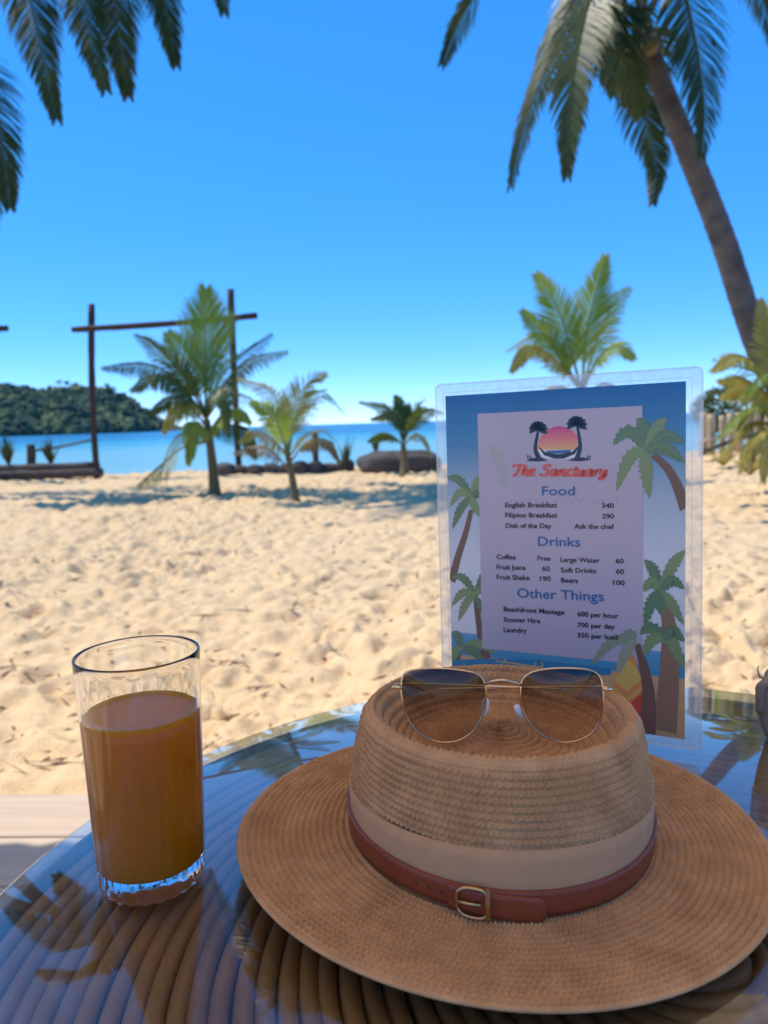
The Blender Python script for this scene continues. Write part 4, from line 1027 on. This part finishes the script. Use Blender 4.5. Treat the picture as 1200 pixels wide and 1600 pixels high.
# right border palms, over the panel
ppalm((875, 370), [((742, 350), .012), ((755, 540), .010), ((840, 240), .006), ((960, 240), .006), ((1034, 340), .010), ((890, 565), .004), ((1034, 420), .008)], [(905, 390), (960, 440), (1000, 510), (1036, 610)], .012, 14, (.005, .009))
ppalm((930, 935), [((868, 810), .004), ((866, 940), .006), ((870, 1085), .004), ((1034, 770), .006), ((1034, 930), .009), ((1030, 1075), .005), ((940, 1040), .002)], [(935, 950), (962, 1040), (972, 1130), (968, 1300), (950, 1500)], .010, 17, (.007, .019))
ppalm((835, 1130), [((655, 1235), .008), ((760, 1280), .003), ((780, 1160), .006)], [(840, 1150), (872, 1260), (886, 1370), (880, 1512)], .010, 20, (.005, .014), fade=True)
ppalm((945, 1130), [((850, 1110), .006), ((866, 1200), .006), ((1034, 1140), .007), ((1034, 1260), .010), ((1020, 1110), .006)], None, .011, 22)
# surfboard
poly([(800, 1165), (760, 1230), (742, 1330), (745, 1420), (760, 1480), (850, 1490), (862, 1400), (858, 1300), (835, 1215)], BO_, 'printed_surfboard', 18.5)
poly([(800, 1210), (760, 1260), (748, 1300), (800, 1340), (860, 1295), (835, 1240)], BY_, 'printed_surfboard_yellow', 18.7)
poly([(744, 1345), (800, 1395), (862, 1345), (862, 1480), (800, 1492), (752, 1470)], BR_, 'printed_surfboard_red', 18.7)
strip([(744, 1325), (800, 1372), (862, 1322)], .0022, .0022, BY_, 'printed_surfboard_stripe', 18.9)
# logo
cx_, cz_ = cuv(525, 362); rs = abs(cuv(612, 362)[0] - cuv(438, 362)[0]) / 2
poly([(cx_ + rs * math.cos(a) * 1.0, cz_ + rs * 1.0 * max(-.06, math.sin(a))) for a in np.linspace(-.06, math.pi + .06, 40)], SUNM(cz_, cz_ + rs), 'logo_sun', 14, px_=False)
poly([(440, 368), (612, 368), (600, 395), (560, 405), (490, 405), (455, 395)], PWH, 'logo_water', 14.2)
poly([(438, 350), (470, 378), (525, 386), (580, 375), (612, 345), (590, 385), (545, 404), (505, 404), (465, 390)], NAVY, 'logo_hammock', 14.8)
poly([(470, 372), (575, 368), (570, 378), (525, 384), (478, 380)], HEAD, 'logo_sea_line', 14.5)
poly([(392, 413), (415, 402), (450, 398), (482, 412), (440, 416)], NAVY, 'logo_island', 14.9); poly([(560, 412), (590, 400), (622, 398), (655, 409), (610, 415)], NAVY, 'logo_island', 14.9)
strip([(445, 405), (430, 365), (436, 320), (443, 285)], .0042, .0020, NAVY, 'logo_trunk', 15); strip([(597, 405), (610, 360), (606, 310), (598, 270)], .0042, .0020, NAVY, 'logo_trunk', 15)
for (c, rr) in (((443, 286), 40), ((598, 268), 44)):
    for k in range(9):
        a = math.radians(-20 + k * 27.5); leaf(c, (c[0] + rr * math.cos(a), c[1] - rr * .95 * math.sin(a) + 4), .0042, .0012, NAVY, 15.2)
for x in (402, 412, 636, 646):
    leaf((x, 408), (x + (-6 if x < 500 else 6), 388), .0012, 0, NAVY, 15)
# lettering
def text(s, c0, c1, cap, mat, level=32, bold=0.0, shear=0.0, mirror=False, name='lettering'):
    """lettering from crop point c0 (baseline left) to c1 (baseline right), cap height in crop px"""
    cu = bpy.data.curves.new('t', 'FONT'); cu.body = s; cu.size = 1; cu.offset = bold; cu.shear = shear; cu.resolution_u = 3
    ob = bpy.data.objects.new('t', cu); COL.objects.link(ob)
    dg = bpy.context.evaluated_depsgraph_get(); me = bpy.data.meshes.new_from_object(ob.evaluated_get(dg))
    bpy.data.objects.remove(ob); bpy.data.curves.remove(cu)
    co = np.zeros(len(me.vertices) * 3); me.vertices.foreach_get('co', co); co = co.reshape(-1, 3)
    a = np.array(cuv(*c0)); b_ = np.array(cuv(*c1)); d = b_ - a; ln = np.linalg.norm(d); e1 = d / ln; e2 = np.array([-e1[1], e1[0]])
    ca = np.linalg.norm(np.array(cuv(c0[0], c0[1])) - np.array(cuv(c0[0], c0[1] - cap)))
    xx = (co[:, 0] - co[:, 0].min()) / (co[:, 0].max() - co[:, 0].min()); yy_ = co[:, 1] / .70
    if mirror: xx = 1 - xx
    q = a[None] + xx[:, None] * ln * e1[None] + yy_[:, None] * ca * e2[None]
    me.vertices.foreach_set('co', np.stack([q[:, 0], np.full(len(q), -.00028 - .00002 * level), q[:, 1]], -1).reshape(-1)); me.update()
    me.materials.clear()
    return link(name, me, mat, sheet)
text('Food', (457, 551), (590, 551), 36, HEAD, bold=.012)
text('Drinks', (441, 754), (612, 758), 37, HEAD, bold=.012)
text('Other Things', (358, 962), (707, 978), 37, HEAD, bold=.010)
B = .022; CP = 19
for s, c0, c1 in (('English Breakfast', (309, 600), (518, 600)), ('340', (698, 602), (747, 602)), ('Filipino Breakfast', (309, 640), (520, 641)), ('290', (699, 645), (748, 645)),
                  ('Dish of the Day', (311, 682), (496, 684)), ('Ask the chef', (587, 685), (748, 687)),
                  ('Coffee', (275, 808), (352, 810)), ('Free', (439, 813), (491, 815)), ('Large Water', (532, 819), (690, 823)), ('60', (754, 825), (787, 826)),
                  ('Fruit Juice', (275, 849), (392, 852)), ('60', (458, 855), (489, 856)), ('Soft Drinks', (533, 861), (676, 865)), ('60', (755, 867), (788, 868)),
                  ('Fruit Shake', (275, 890), (408, 893)), ('190', (449, 896), (493, 897)), ('Beers', (534, 902), (602, 905)), ('100', (743, 912), (791, 913)),
                  ('Beachfront Massage', (303, 1018), (548, 1032)), ('600 per hour', (600, 1038), (765, 1047)), ('Scooter Hire', (303, 1060), (450, 1067)), ('700 per day', (600, 1082), (751, 1090)),
                  ('Laundry', (303, 1101), (397, 1106)), ('350 per load', (600, 1123), (763, 1133))):
    text(s, c0, c1, CP, INK, bold=B)
text('Free WiFi Access', (320, 585), (765, 585), 26, GHOST, level=12.6, mirror=True)
# script name built from brush strokes (letter skeletons in units of x-height)
GL = {
 'T': ([[(-.05, 1.25), (.1, 1.5), (.5, 1.55), (1.0, 1.62)], [(.62, 1.55), (.52, .8), (.38, .1), (.2, -.05), (.08, .1)]], .85),
 'h': ([[(.28, 1.6), (.2, .9), (.1, 0)], [(.13, .5), (.35, .95), (.52, .8), (.46, .25), (.55, 0), (.72, .15)]], .72),
 'e': ([[(.05, .45), (.4, .6), (.42, .9), (.25, .95), (.08, .6), (.1, .15), (.3, 0), (.6, .25)]], .66),
 ' ': ([], .42),
 'S': ([[(.85, 1.3), (.7, 1.6), (.35, 1.5), (.28, 1.15), (.6, .8), (.68, .4), (.45, 0), (.1, .05), (0, .35)]], .92),
 'a': ([[(.55, .85), (.3, .98), (.08, .6), (.08, .15), (.25, 0), (.45, .3), (.58, .95)], [(.58, .95), (.5, .3), (.58, 0), (.76, .18)]], .78),
 'n': ([[(.12, .95), (.1, .5), (.03, 0)], [(.08, .5), (.32, .96), (.5, .8), (.44, .25), (.53, 0), (.7, .15)]], .72),
 'c': ([[(.48, .8), (.32, .98), (.1, .65), (.08, .2), (.25, 0), (.55, .22)]], .6),
 't': ([[(.28, 1.4), (.18, .7), (.14, .15), (.28, 0), (.48, .18)], [(.0, .98), (.5, 1.02)]], .5),
 'u': ([[(.1, .95), (.05, .35), (.15, 0), (.35, .2), (.52, .95)], [(.52, .95), (.46, .3), (.54, 0), (.72, .16)]], .74),
 'r': ([[(.12, .95), (.1, .5), (.03, 0)], [(.08, .5), (.28, .92), (.5, .95), (.5, .78)]], .55),
 'y': ([[(.1, .95), (.05, .4), (.18, .05), (.38, .25), (.54, .95)], [(.54, .95), (.45, .1), (.3, -.45), (.05, -.5), (.0, -.3), (.3, -.1), (.7, .2)]], .75),
}
def script(s, c0, c1, xh, mat, level):
    adv = sum(GL[ch][1] for ch in s)
    sx = (c1[0] - c0[0]) / adv; x = 0; mb = MB()
    for ch in s:
        for st in GL[ch][0]:
            n_ = 22; raw = bez([Vector((px_, py_, 0)) for px_, py_ in st], n_)
            C = []
            for p in raw:
                cx, cy = c0[0] + (x + p.x + p.y * .10) * sx, c0[1] + (c1[1] - c0[1]) * (x + p.x) / adv - p.y * xh
                C.append(Vector((*cuv(cx, cy), 0)))
            Lf, Rg = [], []
            for i, p in enumerate(C):
                tt = (C[min(i + 1, n_ - 1)] - C[max(i - 1, 0)]).normalized(); q = Vector((-tt.y, tt.x, 0))
                w = (.00070 + .00085 * abs(tt.y)) * (1 if 0 < i < n_ - 1 else .6)
                Lf.append(p + q * w); Rg.append(p - q * w)
            y = -.00028 - .00002 * level
            mb.add([(p.x, y, p.y) for p in Lf + Rg], [(i, i + 1, n_ + i + 1, n_ + i) for i in range(n_ - 1)])
        x += GL[ch][1]
    return mb.build('lettering', mat, sheet)
script('The Sanctuary', (336, 471), (722, 474), 27, CORAL, 32)
mb = MB(); mb.box((.102, 0, -PH - .0085 + .0085), (.064, .032, .0165)); mb.build('stand_block', CANE, menu)
tag(menu, 'laminated menu card standing upright behind the straw hat', 'menu card')

# ------------------------------------------------------------------ driftwood piece at the right edge of the table
DW = pbr('driftwood', (.20, .13, .09), .7, noise=(40, (.34, .28, .22), .25), bump=(120, .6, .003))
dY = .70
b0 = onz(1199, 1150, ZT); dw = empty('driftwood_knot', (b0.x + .012, b0.y, ZT)); do = dw.location.copy()
Yd = b0.y
def dtube(pts, rad, name):
    mb = MB(); C = bez([at(x, y, Yd + d) for x, y, d in pts], 16); n_ = len(C)
    R_ = [rad[0] + (rad[1] - rad[0]) * abs(i / (n_ - 1) * 2 - 1) for i in range(n_)]
    mb.tube(C, R_, 10, noise=.16); return L_(mb.build(name, DW, dw, smooth=True), do)
dtube([(1203, 1146, 0), (1196, 1122, 0), (1194, 1095, -.004), (1204, 1066, -.004), (1222, 1056, 0)], (.0065, .0045), 'stem')
dtube([(1186, 1112, -.006), (1187, 1088, -.008), (1190, 1072, -.008), (1204, 1068, -.008), (1230, 1085, 0)], (.0042, .003), 'stem')
dtube([(1208, 1150, .004), (1214, 1110, .004), (1216, 1080, .0), (1208, 1056, 0), (1203, 1050, 0)], (.008, .006), 'stem')
mb = MB(); mb.tube(bez([at(1194, 1062, Yd), at(1187, 1056, Yd), at(1184, 1046, Yd), at(1186, 1040, Yd)], 10), [.0009 - .00006 * i for i in range(10)], 6); L_(mb.build('twig', DW, dw), do)
tag(dw, 'knotted brown driftwood piece on the table at the right edge', 'driftwood')
